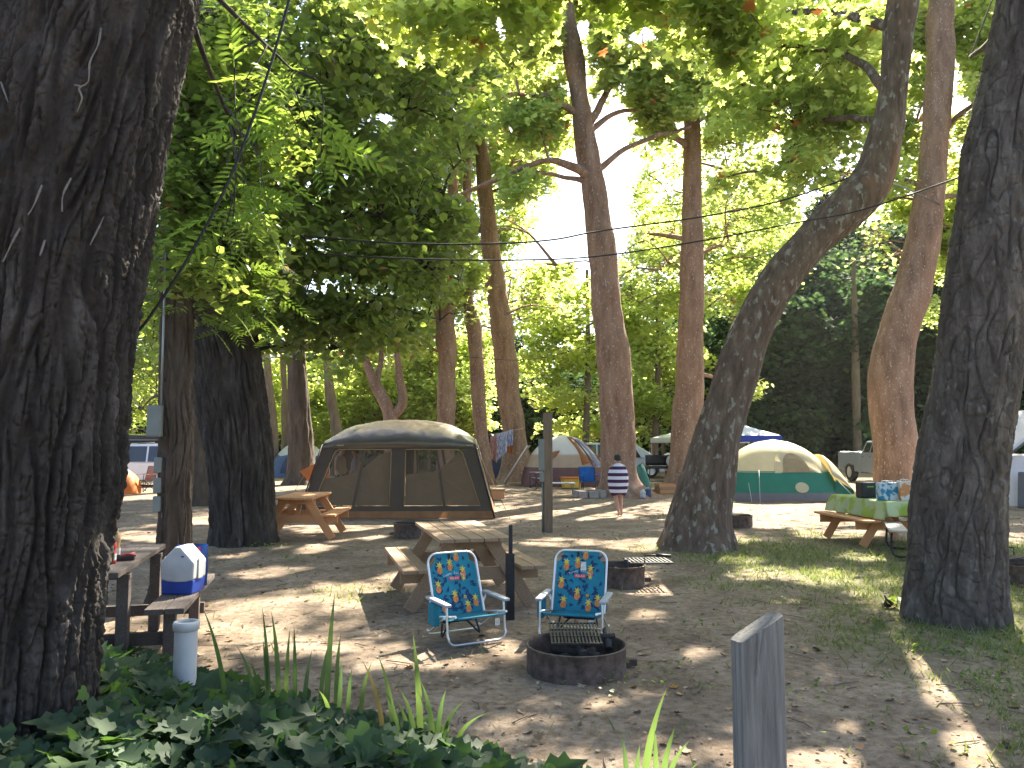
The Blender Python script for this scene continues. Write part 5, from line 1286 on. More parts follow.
# ------------------------------------------------------------------ canopies
def canopy(label, loc, rz, half, eave, peak, mt, mv):
    t = thing('pop_up_canopy', label, 'canopy', loc, rz, 'pop up canopies behind the trees')
    b = MB()
    def rf(u, v):
        a, e = u * 2 - 1, v * 2 - 1; m = max(abs(a), abs(e))
        return (a * half, e * half, eave + (peak - eave) * (1 - m)**.9 - .05 * math.sin(m * math.pi))
    b.grid(rf, 25, 25, smooth=False); b.build('roof', mt, t, solid=.006)
    b = MB()
    for k in range(4):
        c_, s_ = math.cos(k * math.pi / 2), math.sin(k * math.pi / 2)
        b.grid(lambda u, v: ((u * 2 - 1) * (half + .006) * c_ - (half + .006) * s_, (u * 2 - 1) * (half + .006) * s_ + (half + .006) * c_, eave + .01 - .26 * v + .01 * math.sin(u * 30) * v), 16, 4)
    b.build('valance', mv, t, solid=.005)
    for sx in (-1, 1):
        for sy in (-1, 1):
            b = MB(); b.box((sx * (half - .05), sy * (half - .05), eave / 2), (.04, .04, eave)); b.build('leg', WHITE_PL, t)
    return t
CAN_W = M('white_canopy_fabric', (.78, .78, .80), .6, .05, 4, trans=.4); CAN_B = M('blue_canopy_fabric', (.02, .06, .42), .6, .08, 4, trans=.3); CAN_WB = M('white_blue_canopy_top', (.60, .66, .80), .6, .2, 2, trans=.4)
canopy('white pop up canopy behind the straight pinkish trunk', (PX(700, 470, 37).x + .3, 38.6, 0), R(4), 1.9, 1.95, 2.55, CAN_W, CAN_W)
canopy('blue and white pop up canopy behind the green tent', (PX(742, 470, 31).x, 32.5, 0), R(2), 1.55, 2.0, 2.65, CAN_WB, CAN_B)

# ------------------------------------------------------------------ vehicles
def arc(cx, r, z0=.0, n=9, a0=0, a1=math.pi): return [(cx + r * math.cos(a), z0 + r * math.sin(a)) for a in np.linspace(a0, a1, n)]
def wheel(t, x, y, r, w=.22, alloy=ALU):
    s = 1 if y > 0 else -1
    b = MB(); b.lathe([(r * .60, -w / 2), (r * .93, -w / 2), (r, -w / 2 + .03), (r, w / 2 - .03), (r * .93, w / 2), (r * .60, w / 2)], 32, axis='y', c=(0, 0, 0))
    wh = b.build('wheel', TYRE, t, loc=(x, y, r))
    b = MB(); b.lathe([(0, s * .06), (r * .12, s * .07), (r * .16, s * .04), (r * .5, s * .05), (r * .60, s * .095), (r * .62, s * .11), (r * .62, -s * .09)], 32, axis='y')
    for k in range(6):
        a = k * math.pi / 3; b.bar((r * .12 * math.cos(a), s * .065, r * .12 * math.sin(a)), (r * .58 * math.cos(a), s * .085, r * .58 * math.sin(a)), .05, .03, up=(0, 1, 0))
    b.build('rim', alloy, wh, fixn=False)
def car_paint(name, col):
    m = M(name, col, .3, .03, 3, spec=.6, metal=.25); m.node_tree.nodes['Principled BSDF'].inputs['Coat Weight'].default_value = .6; return m
def lower_body(t, poly, W, paint, name='body', bevel=.05):
    b = MB(); b.prism(poly, -W / 2, W / 2, lambda x, z, h: (x, h, z)); return b.build(name, paint, t, bevel=bevel)
def cabin(t, base, roofline, W, Wt, paint):
    """trapezoid cabin: base [(x0,z),(x1,z)], roofline [(x0,z),(x1,z)]"""
    (x0, z0), (x1, _) = base; (a0, zt), (a1, _) = roofline
    b = MB(); vs = [(x0, -W / 2, z0), (x1, -W / 2, z0), (x1, W / 2, z0), (x0, W / 2, z0), (a0, -Wt / 2, zt), (a1, -Wt / 2, zt), (a1, Wt / 2, zt), (a0, Wt / 2, zt)]
    b.add(vs, [(0, 1, 5, 4), (1, 2, 6, 5), (2, 3, 7, 6), (3, 0, 4, 7), (4, 5, 6, 7), (3, 2, 1, 0)]); o = b.build('cabin', paint, t, bevel=.06)
    def side(s):
        def fn(x, z, off=.006):
            f = (z - z0) / (zt - z0); return (x, s * (W / 2 + (Wt - W) / 2 * f + off), z)
        return fn
    def end(front):
        def fn(yf, f, off=.008):
            X0, X1 = (x1, a1) if front else (x0, a0); w_ = W / 2 + (Wt - W) / 2 * f
            return (X0 + (X1 - X0) * f + (off if front else -off), yf * w_, z0 + (zt - z0) * f + off * .5)
        return fn
    return side, end
def window_side(t, fn, poly):
    b = MB(); b.add([fn(x, z) for x, z in poly], [tuple(range(len(poly)))]); return b.build('window', GLASS, t, solid=.004)
def pickup():
    d = 36.5; c = PX(843, 484, d)
    th = R(-89); L = 5.8; W = 2.0
    # rear left corner (seen from us) is at x=-2.9, y=-W/2 in local space
    lx, ly = -2.9, -W / 2
    ox = c.x - .22 - (lx * math.cos(th) - ly * math.sin(th)); oy = d - (lx * math.sin(th) + ly * math.cos(th))
    t = thing('pickup_truck', 'silver pickup truck parked behind the curved pinkish trunk', 'pickup truck', (ox, oy, 0), th)
    P_ = car_paint('silver_paint', (.22, .27, .35)); r = .41
    front = [(-.62, .42)] + [(1.45, .42)] + list(reversed(arc(1.98, .50, .42))) + [(2.52, .42), (2.86, .50), (2.90, .95), (2.78, 1.18), (1.35, 1.27), (-.62, 1.27)]
    lower_body(t, front, W, P_, 'body')
    bed = [(-2.88, .52), (-2.30, .45)] + list(reversed(arc(-1.75, .50, .45))) + [(-1.2, .45), (-.66, .45), (-.66, .80), (-2.88, .80)]
    lower_body(t, bed, W - .03, P_, 'bed', .02)
    b = MB()
    for s in (-1, 1): b.box((-1.77, s * (W / 2 - .06), 1.05), (2.2, .10, .52))
    b.box((-2.86, 0, 1.05), (.07, W - .1, .52)); b.build('bed_side', P_, t, bevel=.02)
    side, end = cabin(t, [(-.60, 1.26), (1.35, 1.26)], [(-.42, 1.80), (.62, 1.80)], W - .04, W - .42, P_)
    for s in (-1, 1):
        window_side(t, side(s), [(-.40, 1.31), (.18, 1.31), (.18, 1.72), (-.30, 1.72)]); window_side(t, side(s), [(.26, 1.31), (1.08, 1.31), (.60, 1.72), (.26, 1.72)])
        for hx in (.30, -.35):
            b = MB(); b.box((hx, s * (W / 2 + .01), 1.12), (.16, .03, .035)); b.build('door_handle', CHROME, t, bevel=.006)
        b = MB(); b.box((1.05, s * (W / 2 + .12), 1.36), (.10, .20, .22)); b.build('mirror', BLACK_PLASTIC, t, bevel=.03)
        b = MB(); b.box((2.80, s * .74, 1.0), (.14, .34, .17)); b.build('headlight', WHITE_PL, t, bevel=.03)
        b = MB(); b.tube([(-.55, s * .98, .44), (1.4, s * .98, .44)], .035, 8); b.build('running_board', CHROME, t)
        for x in (-1.75, 1.98): wheel(t, x, s * (W / 2 - .13), r, .25)
    for fr in (True, False):
        fn = end(fr); b = MB(); b.add([fn(-.88, .1), fn(.88, .1), fn(.86, .88), fn(-.86, .88)], [(0, 1, 2, 3)]); b.build('windscreen' if fr else 'rear_window', GLASS, t, solid=.004)
    b = MB(); b.box((2.90, 0, .98), (.06, 1.10, .30)); g = b.build('grille', BLACK_PLASTIC, t, bevel=.02)
    b = MB(); b.box((2.935, 0, .98), (.03, 1.12, .05)); b.box((2.935, 0, .98), (.028, .06, .30)); b.build('grille_bar', CHROME, g)
    b = MB(); b.box((2.95, 0, .62), (.14, W - .06, .24)); b.build('front_bumper', CHROME, t, bevel=.04)
    b = MB(); b.box((-2.96, 0, .60), (.14, W - .06, .20)); b.build('rear_bumper', CHROME, t, bevel=.03)
pickup()
def wagon(label, loc, th, paint, L, W, H, kind, name='car', box=False):
    t = thing(name, label, 'car', loc, th)
    h = L / 2; r = .34; wb = L * .30; zb = H * .55
    low = [(-h + .05, .32), (-wb - .42, .28)] + list(reversed(arc(-wb, .41, .28))) + [(-wb + .42, .26), (wb - .42, .26)] + list(reversed(arc(wb, .41, .28))) + [(wb + .42, .28), (h - .03, .34), (h, .62), (h - .10, zb - .18), (h - .9 if kind == 'suv' else h - .55, zb), (-h + .06, zb), (-h, .75)]
    lower_body(t, low, W, paint, 'body', .06)
    if kind == 'suv': side, end = cabin(t, [(-h + .08, zb - .01), (h - 1.15, zb - .01)], [(-h + .38, H), (h - 1.95, H)], W - .06, W - .46, paint); xs = [(-h + .35, -h + 1.05), (-h + 1.12, -.05), (.02, .78)]
    else: side, end = cabin(t, [(-h + .06, zb - .01), (h - .60, zb - .01)], [(-h + .30, H), (h - 1.80, H)], W - .06, W - .44, paint); xs = [(-h + .32, -h + 1.25), (-h + 1.32, .05), (.12, 1.0)]
    for s in (-1, 1):
        for i, (a, e) in enumerate(xs):
            zt = H - .10; fn = side(s)
            poly = [(a, zb + .04), (e, zb + .04), (e, zt), (a, zt)]
            if i == 0: poly[3] = (a + .22, zt)
            if i == 2: poly[2] = (e - .38, zt)
            window_side(t, fn, poly)
        for x in xs[1:]:
            b = MB(); b.box((x[0] + .10, s * (W / 2 + .008), zb - .12), (.16, .03, .03)); b.build('door_handle', paint, t, bevel=.006)
        b = MB(); b.box((xs[2][1] - .02, s * (W / 2 + .09), zb + .09), (.09, .18, .14)); b.build('mirror', paint, t, bevel=.03)
        b = MB(); b.box((h - .10, s * (W / 2 - .25), zb - .25), (.16, .34, .14)); b.build('headlight', WHITE_PL, t, bevel=.03)
        b = MB(); b.box((-h + .03, s * (W / 2 - .12), zb - .15), (.10, .20, .30)); b.build('tail_light', RED, t, bevel=.02)
        for x in (-wb, wb): wheel(t, x, s * (W / 2 - .10), r, .21)
    for fr in (True, False):
        fn = end(fr); b = MB(); b.add([fn(-.88, .1), fn(.88, .1), fn(.86, .88), fn(-.86, .88)], [(0, 1, 2, 3)]); b.build('windscreen' if fr else 'rear_window', GLASS, t, solid=.004)
    b = MB(); b.box((h - .02, 0, .42), (.12, W - .2, .16)); b.build('front_bumper', BLACK_PLASTIC, t, bevel=.03)
    b = MB(); b.box((-h + .0, 0, .46), (.10, W - .2, .18)); b.build('rear_bumper', BLACK_PLASTIC, t, bevel=.03)
    for s in (-1, 1):
        b = MB(); b.tube([(-h + .45, s * .55, H + .04), (h - 2.0, s * .55, H + .04)], .018, 6); b.build('roof_rail', BLACK_PLASTIC, t, fixn=False)
    return t
wagon('silver blue minivan parked beyond the tallest pinkish trunk', (PX(624, 480, 38).x, 39.5, 0), R(-4), car_paint('silver_blue_paint', (.36, .42, .52)), 4.9, 1.9, 1.72, 'van', 'minivan')
sx = PX(137, 490, 31)
wagon('white station wagon with black roof box behind the slim brown trunk', (sx.x + .2, 32, 0), R(6), car_paint('white_paint', (.62, .60, .62)), 4.7, 1.85, 1.68, 'suv', 'station_wagon')
t = thing('roof_box', 'black cargo box strapped on the roof of the white station wagon', 'roof box', (sx.x - .15, 32, 1.735), R(6))
b = MB(); b.prism([(-.95, 0), (.95, 0), (1.05, .10), (.85, .28), (-.80, .32), (-1.0, .22)], -.42, .42, lambda x, z, h: (x, h, z)); b.build('shell', BLACK_PLASTIC, t, bevel=.06)
b = MB(); b.box((0, -.425, .10), (1.9, .012, .02)); b.build('seam', GREY_PL, t)
# ------------------------------------------------------------------ people
def skin_mesh(name, nodes, edges, mat, parent, sub=2, loc=None):
    """nodes {key: (x, y, z, rx[, ry])}; one continuous skinned surface"""
    keys = list(nodes); idx = {k: i for i, k in enumerate(keys)}
    me = bpy.data.meshes.new('tmp'); me.from_pydata([nodes[k][:3] for k in keys], [(idx[a], idx[b]) for a, b in edges], [])
    o = bpy.data.objects.new('tmp', me); COL.objects.link(o)
    q = o.modifiers.new('sk', 'SKIN'); q.use_smooth_shade = True
    sv = me.skin_vertices[0].data
    for i, k in enumerate(keys):
        n = nodes[k]; sv[i].radius = (n[3], n[4] if len(n) > 4 else n[3]); sv[i].use_root = (i == 0)
    s2 = o.modifiers.new('sub', 'SUBSURF'); s2.levels = s2.render_levels = sub
    dg = bpy.context.evaluated_depsgraph_get(); dg.update()
    m2 = bpy.data.meshes.new_from_object(o.evaluated_get(dg)); m2.name = name
    bpy.data.objects.remove(o); bpy.data.meshes.remove(me)
    m2.materials.clear(); m2.materials.append(mat)
    for p_ in m2.polygons: p_.use_smooth = True
    r = bpy.data.objects.new(name, m2); COL.objects.link(r)
    if parent: r.parent = parent
    return r
SKIN_ = M('skin', (.42, .235, .16), .55, .08, 12); HAIR = M('dark_hair', (.018, .013, .011), .6, .3, 40)
def figure(label, loc, rz, H, hairm, legs, arms, clothes, name='person'):
    """standing body facing local -y. legs: [(knee, ankle, toe)], arms: [(elbow, wrist, hand dir)] for sides -1 and 1, given in units of H"""
    t = thing(name, label, 'person', loc, rz)
    N = {}; E = []
    def put(k, x, y, z, r, r2=None): N[k] = (x * H, y * H, z * H, r * H, (r2 or r) * H)
    put('pelvis', 0, 0, .53, .085, .062); put('waist', 0, .004, .61, .073, .052); put('chest', 0, .008, .73, .088, .060); put('shoulder', 0, .008, .80, .066, .046); put('neck', 0, .0, .845, .030); put('head0', 0, -.012, .885, .043, .046); put('head1', 0, -.008, .935, .050, .058); put('head2', 0, .0, .975, .038, .046)
    E += [('pelvis', 'waist'), ('waist', 'chest'), ('chest', 'shoulder'), ('shoulder', 'neck'), ('neck', 'head0'), ('head0', 'head1'), ('head1', 'head2')]
    put('nose', 0, -.070, .922, .008); E += [('head1', 'nose')]
    for i, s in enumerate((-1, 1)):
        kn, an, to = legs[i]; S_ = str(s)
        put('hip' + S_, s * .050, 0, .50, .052, .056); put('knee' + S_, *kn, .036); put('calf' + S_, *[(a * .65 + b * .35) for a, b in zip(kn, an)], .034); put('ankle' + S_, *an, .021); put('heel' + S_, an[0], an[1] + .012, an[2] - .028, .018); put('toe' + S_, *to, .017)
        E += [('pelvis', 'hip' + S_), ('hip' + S_, 'knee' + S_), ('knee' + S_, 'calf' + S_), ('calf' + S_, 'ankle' + S_), ('ankle' + S_, 'heel' + S_), ('heel' + S_, 'toe' + S_)]
        el, wr, hd = arms[i]
        put('sh' + S_, s * .105, .008, .80, .034); put('elbow' + S_, *el, .024); put('wrist' + S_, *wr, .016)
        E += [('shoulder', 'sh' + S_), ('sh' + S_, 'elbow' + S_), ('elbow' + S_, 'wrist' + S_)]
        hd = Vector(hd).normalized(); sd = hd.cross(Vector((0, 0, 1))); sd = (sd if sd.length > .1 else Vector((1, 0, 0))).normalized()
        w_ = Vector(wr); pm = w_ + hd * .040; put('palm' + S_, *pm, .018, .010); E.append(('wrist' + S_, 'palm' + S_))
        for k, (off, ln) in enumerate([(-.016, .040), (-.005, .046), (.006, .043), (.016, .034)]):
            a = pm + hd * .018 + sd * off; b_ = a + hd * ln * .55 + Vector((0, -.004, 0)); c_ = b_ + hd * ln * .4 + Vector((0, -.010, 0))
            put(f'f{k}a' + S_, *a, .0055); put(f'f{k}b' + S_, *b_, .005); put(f'f{k}c' + S_, *c_, .004); E += [('palm' + S_, f'f{k}a' + S_), (f'f{k}a' + S_, f'f{k}b' + S_), (f'f{k}b' + S_, f'f{k}c' + S_)]
        tb = w_ + hd * .018 - sd * .022; te = tb + hd * .024 - sd * .012; put('t0' + S_, *tb, .007); put('t1' + S_, *te, .005); E += [('wrist' + S_, 't0' + S_), ('t0' + S_, 't1' + S_)]
    skin_mesh('body', N, E, SKIN_, t)
    # hair cap with a nape, face details
    b = MB()
    def hf(u, v):
        a = u * 2 * math.pi; back = .5 + .5 * math.sin(a); zlo = .945 - .06 * back; ph = v * math.pi / 2
        z = zlo + (.994 - zlo) * math.sin(ph); k = math.cos(ph)**.6
        return (H * .064 * k * math.cos(a), H * (-.002 + .074 * k * math.sin(a)), H * z)
    b.grid(hf, 33, 12); b.build('hair', hairm, t, fixn=False)
    for s in (-1, 1):
        b = MB(); b.lathe([(0, -.006 * H), (.009 * H, -.004 * H), (.009 * H, .012 * H), (0, .016 * H)], 8, c=(s * .057 * H, .004 * H, .925 * H)); b.build('ear', SKIN_, t)
        b = MB(); b.lathe([(0, -.006 * H), (.006 * H, 0), (0, .006 * H)], 8, c=(s * .020 * H, -.058 * H, .937 * H)); b.build('eye', HAIR, t)
    b = MB(); b.box((0, -.060 * H, .897 * H), (.030 * H, .008 * H, .006 * H)); b.build('mouth', M('lips', (.3, .10, .09), .5, .1, 9), t, bevel=.002)
    for (nm, mat_, prof) in clothes:
        b = MB(); b.grid(lambda u, v: prof(u, v, H), 40, 26); b.build(nm, mat_, t, fixn=False, solid=.006)
    return t
def stripes():
    m, t, b, out = _new('navy_white_stripes'); tc = t.nodes.new('ShaderNodeTexCoord'); sp = t.nodes.new('ShaderNodeSeparateXYZ'); t.links.new(tc.outputs['Object'], sp.inputs[0])
    mu = t.nodes.new('ShaderNodeMath'); mu.operation = 'MULTIPLY'; mu.inputs[1].default_value = 6.4; t.links.new(sp.outputs['Z'], mu.inputs[0])
    fr = t.nodes.new('ShaderNodeMath'); fr.operation = 'FRACT'; t.links.new(mu.outputs[0], fr.inputs[0])
    r = ramp(t, fr.outputs[0], [(.49, (.045, .012, .05)), (.51, (.62, .62, .72))]); t.links.new(r.outputs[0], b.inputs['Base Color']); b.inputs['Roughness'].default_value = .9; return m
pp = G(621, 516)
def towel(u, v, H):
    a = u * 2 * math.pi; z = .845 - .51 * v
    rx = float(np.interp(v, [0, .06, .14, .35, .6, .85, 1], [.035, .10, .135, .165, .168, .145, .11])); ry = float(np.interp(v, [0, .06, .14, .35, .7, 1], [.035, .06, .085, .115, .115, .09]))
    w_ = 1 + .05 * math.sin(a * 5 + 1) * v + .02 * math.sin(a * 11)
    return (H * rx * w_ * math.cos(a) * (1 if True else 1), H * (.008 + ry * w_ * math.sin(a)), H * (z - .015 * math.sin(a * 3) * v))
figure('person wrapped in a navy and white striped towel walking away, bare legs', (pp.x - .05, pp.y + .1, 0), R(186), 1.47, HAIR,
       [((-.05, -.045, .285), (-.045, .03, .045), (-.045, -.06, .012)), ((.045, .02, .285), (.02, .115, .065), (.02, .06, .012))],
       [((-.12, -.02, .66), (-.05, -.075, .70), (.3, -.2, .4)), ((.12, -.02, .66), (.05, -.075, .70), (-.3, -.2, .4))], [('towel', stripes(), towel)])
def shirt(u, v, H):
    a = u * 2 * math.pi; z = .83 - .34 * v
    rx = float(np.interp(v, [0, .1, .3, 1], [.04, .115, .105, .098])); ry = float(np.interp(v, [0, .1, .3, 1], [.04, .062, .078, .082])); w_ = 1 + .03 * math.sin(a * 4 + 1) * v
    return (H * rx * w_ * math.cos(a), H * (.006 + ry * w_ * math.sin(a)), H * z)
def shorts(u, v, H):
    a = u * 2 * math.pi; z = .55 - .25 * v; return (H * (.10 + .015 * v) * math.cos(a), H * (.085 + .015 * v) * math.sin(a), H * z)
st_legs = [((-.05, -.015, .285), (-.052, .01, .045), (-.055, -.07, .012)), ((.05, -.015, .285), (.052, .01, .045), (.055, -.07, .012))]
st_arms = [((-.135, .01, .64), (-.12, -.08, .55), (0, -.4, -.6)), ((.135, .01, .64), (.12, -.08, .55), (0, -.4, -.6))]
q = PX(341, 447, 20.4)
figure('dark haired person in a tan top seen through the left window of the screen tent', (q.x, 20.4, 0), R(70), 1.66, HAIR, st_legs, st_arms, [('shirt', M('tan_shirt', (.42, .30, .17), .85, .1, 8), shirt), ('shorts', M('dark_shorts', (.05, .05, .06), .85, .1, 8), shorts)])
q = PX(356, 449, 20.8)
figure('person in a grey shirt facing the tan topped person inside the screen tent', (q.x, 20.8, 0), R(-80), 1.62, HAIR, st_legs, st_arms, [('shirt', M('grey_shirt', (.35, .36, .42), .85, .1, 8), shirt), ('shorts', M('brown_shorts', (.13, .08, .05), .85, .1, 8), shorts)])

# ------------------------------------------------------------------ laundry
ROPE = M('white_rope', (.5, .48, .44), .8, .1, 20)
la, lb = PX(430, 440, 33.5), PX(524, 428, 35.6)
b = MB(); b.tube([la + (lb - la) * f - Vector((0, 0, .12 * math.sin(math.pi * f))) for f in np.linspace(0, 1, 14)], .008, 5)
props(b.build('clothesline', ROPE, None, fixn=False), 'thin white rope strung between the reddish trunks carrying laundry', 'rope')
def pattern(name, c1, c2, sc, stretch):
    m, t, b, out = _new(name); n = tex_noise(t, sc, 3, stretch=stretch); r = ramp(t, n.outputs[0], [(.44, c1), (.52, c2)]); t.links.new(r.outputs[0], b.inputs['Base Color']); b.inputs['Roughness'].default_value = .9
    tr = t.nodes.new('ShaderNodeBsdfTranslucent'); mx = t.nodes.new('ShaderNodeMixShader'); mx.inputs[0].default_value = .3; t.links.new(r.outputs[0], tr.inputs[0]); t.links.new(b.outputs[0], mx.inputs[1]); t.links.new(tr.outputs[0], mx.inputs[2]); t.links.new(mx.outputs[0], out.inputs[0]); return m
def laundry(label, x0, x1, ytop0, ytop1, y0, y1, d, mat_, cat='towel', name='hanging_towel'):
    A = PX(x0, ytop0, d); B_ = PX(x1, ytop1, d); C = PX(x1, y1, d); D = PX(x0, y0, d); o = (A + B_) / 2
    b = MB()
    def f(u, v):
        p = (A * (1 - u) + B_ * u) * (1 - v) + (D * (1 - u) + C * u) * v
        return p - o + Vector((0, .05 * math.sin(u * 11 + v * 2) * (.3 + v), 0))
    b.grid(f, 16, 14); ob = b.build(name, mat_, None, solid=.006, loc=o, fixn=False); props(ob, label, cat, 'laundry on the clothesline')
laundry('blue and white striped beach towel hanging highest on the clothesline', 507, 513, 431, 429, 447, 445, 35.2, pattern('blue_white_print', (.12, .20, .55), (.66, .66, .74), 9, (4, 1, .5)))
laundry('white and blue patterned towel with a long tail on the clothesline', 496, 507, 434, 431, 462, 452, 35.1, pattern('white_blue_print', (.16, .24, .6), (.7, .7, .76), 11, (4, 1, .6)))
laundry('pink and orange patterned towel left of the white tailed towel', 490, 497, 437, 434, 458, 463, 34.9, pattern('pink_orange_print', (.5, .22, .12), (.55, .35, .40), 9, (1, 1, 1)))
laundry('dark navy cloth hanging left of the pink towel', 486.5, 490, 438, 437, 455, 452, 34.8, M('navy_cloth', (.03, .02, .06), .9, .1, 5), 'cloth', 'hanging_cloth')
laundry('mauve cloth hanging beside the slender crooked trunk', 483, 487, 439, 438, 456, 454, 34.7, M('mauve_cloth', (.28, .18, .24), .9, .1, 5, trans=.3), 'cloth', 'hanging_cloth')
laundry('orange cloth hanging under the striped towel against the trunk', 507, 513, 447, 445, 453, 452, 35.25, M('orange_cloth', (.5, .16, .06), .9, .1, 5, trans=.3), 'cloth', 'hanging_cloth')
laundry('pale blue cloth at the left end of the clothesline above the screen tent', 452, 458, 440, 440, 449, 450, 34.0, M('pale_blue_cloth', (.2, .3, .6), .9, .1, 5, trans=.3), 'cloth', 'hanging_cloth')

# ------------------------------------------------------------------ wires
CABLE = M('black_cable', (.012, .012, .014), .6, .1, 9)
def wire(name, label, pts, r, parent=None):
    q = catmull(np.array([tuple(p) for p in pts]), .15)
    b = MB(); b.tube(q, r, 6); props(b.build(name, CABLE, None, fixn=False), label, 'cable')
wire('power_cable', 'thick black cable sagging steeply from the top down behind the huge left trunk', [PX(300, -60, 4.9), PX(289, 0, 4.9), PX(262, 92, 4.9), PX(230, 178, 4.9), PX(190, 255, 4.9), PX(146, 322, 4.9), PX(120, 350, 4.9)], .0095)
wire('power_cable', 'upper black wire crossing the trees from the bay leaves to the leaning trunk', [PX(300, 236, 11), PX(395, 243, 11.2), PX(480, 244, 11.4), PX(550, 240, 11.6), PX(600, 231, 11.9), PX(700, 217, 12.4), PX(780, 201, 12.8), PX(848, 178, 13.4), PX(862, 172, 13.3)], .0135)
wire('power_cable', 'lower black wire running from the bay leaves to the cracked right trunk', [PX(320, 254, 10.8), PX(420, 259, 11), PX(520, 260, 11.2), PX(600, 256, 11.4), PX(700, 241, 11.6), PX(800, 222, 11.7), PX(850, 213, 11.7), PX(900, 198, 11), PX(960, 177, 9), PX(985, 168, 8.2)], .0115)
wire('power_cable', 'short black wire between the bend of the leaning trunk and the curved trunk', [PX(880, 181, 13.3), PX(905, 188, 18), PX(930, 200, 24), PX(945, 207, 28)], .02)
wire('power_cable', 'thin pale wire low across the trees left of the tallest trunk', [PX(420, 352, 33), PX(510, 360, 31), PX(560, 354, 29), PX(600, 340, 27)], .012)
# ------------------------------------------------------------------ cloth table at the right
CLOTH = None
def tablecloth():
    m, t, b, out = _new('pale_green_tablecloth'); n = tex_noise(t, 4.5, 2); r = ramp(t, n.outputs[0], [(.44, (.46, .58, .12)), (.54, (.60, .68, .42))]); t.links.new(r.outputs[0], b.inputs['Base Color']); b.inputs['Roughness'].default_value = .85
    tr = t.nodes.new('ShaderNodeBsdfTranslucent'); mx = t.nodes.new('ShaderNodeMixShader'); mx.inputs[0].default_value = .4; t.links.new(r.outputs[0], tr.inputs[0]); t.links.new(b.outputs[0], mx.inputs[1]); t.links.new(tr.outputs[0], mx.inputs[2]); t.links.new(mx.outputs[0], out.inputs[0])
    o = bpy.data.objects.new('x', None)
    b = MB(); L, Wd = .96, .40
    def f(u, v):
        x = (u * 2 - 1) * (Wd + .30); y = (v * 2 - 1) * (L + .24)
        ox, oy = max(0, abs(x) - Wd), max(0, abs(y) - L); dr = max(ox, oy)
        z = .762 - dr * .98 + .006 * math.sin(x * 19 + y * 13)
        wv = .035 * math.sin((y if ox > oy else x) * 14) * min(1, dr / .2)
        X = math.copysign(min(abs(x), Wd + ox * .22 + wv * (ox > 0)), x) if abs(x) > Wd else x
        Y = math.copysign(min(abs(y), L + oy * .22 + wv * (oy > 0)), y) if abs(y) > L else y
        return (X, Y, z)
    b.grid(f, 60, 90)
    ob = b.build('tablecloth', m, None, solid=.004, loc=TC, fixn=False); ob.rotation_euler.z = R(4); props(ob, 'pale green patterned cloth draped over the orange picnic table', 'tablecloth')
tablecloth()
def on_cloth(px, d=13.35): return (tabz(px, d), d, .768)
t = thing('soft_cooler', 'black soft cooler on the left end of the green tablecloth', 'cooler', on_cloth(864, 13.9), R(6))
b = MB(); b.box((0, 0, .14), (.30, .24, .28)); b.build('body', BLACK_PLASTIC, t, bevel=.03)
b = MB(); b.box((.155, 0, .15), (.02, .2, .24)); b.build('side_panel', M('green_fabric', (.04, .2, .09), .7, .1, 6), t, bevel=.005)
b = MB(); b.box((0, -.124, .20), (.12, .006, .02)); b.build('logo_strip', M('lime_print', (.2, .4, .05), .6, .1, 6), t)
def shopbag(label, px, w_, h, mat_, rz, d=13.35):
    t = thing('shopping_bag', label, 'bag', on_cloth(px, d), R(rz), 'printed bags on the green tablecloth')
    b = MB(); b.prism([(-w_ / 2 * .92, 0), (w_ / 2 * .92, 0), (w_ / 2, h), (w_ / 2 * .3, h * .97), (-w_ / 2 * .4, h * .98), (-w_ / 2, h)], -.09, .09, lambda x, z, q: (x, q * (1 - .25 * z / h), z)); b.build('bag', mat_, t, bevel=.012)
    for s in (-1, 1):
        b = MB(); b.tube([(-w_ * .2, s * .068, h - .02), (-w_ * .15, s * .075, h + .02), (w_ * .15, s * .075, h + .02), (w_ * .2, s * .068, h - .02)], .007, 6); b.build('handle', PAPER, t, fixn=False)
shopbag('teal and white printed bag beside the black soft cooler', 885, .36, .30, pattern('teal_white_print', (.03, .22, .38), (.55, .62, .66), 9, (1, 1, 1)), 3)
shopbag('white bag with orange print between the two blue bags', 902, .22, .33, pattern('white_orange_print', (.60, .28, .12), (.66, .68, .66), 6, (1, 1, 1)), -8, 13.25)
shopbag('deep blue patterned bag at the right of the white bag', 915, .28, .29, pattern('blue_print', (.02, .10, .5), (.10, .40, .62), 14, (1, 1, 1)), 4)
def folding_bench():
    p = G(885, 545)
    t = thing('bench_table', 'grey topped folding table with black tube bench frame before the green cloth', 'table', (6.40, 12.2, 0), R(-112))
    TOP = M('grey_moulded_top', (.42, .38, .34), .6, .1, 8)
    b = MB(); b.box((.30, .22, .715), (1.05, .62, .04)); b.build('tabletop', TOP, t, bevel=.015)
    b = MB(); b.box((-.08, -.42, .42), (1.45, .26, .04)); b.build('bench_seat', TOP, t, bevel=.015)
    for x in (-.62, .42):
        b = MB(); pts = [(x, -.50, .40), (x - .02, -.52, .12)] + [(x, -.50 + .08 * (1 - math.cos(a)), .10 - .08 * math.sin(a)) for a in np.linspace(0, math.pi / 2, 5)] + [(x, -.15, .02), (x, .12, .03), (x, .26, .30), (x, .10, .55), (x, .02, .70)]
        b.tube(catmull(pts, .04), .017, 8); b.build('leg_frame', STEEL_BLACK, t)
    b = MB(); b.tube([(-.62, -.46, .385), (.42, -.46, .385)], .015, 8); b.build('cross_tube', STEEL_BLACK, t)
folding_bench()

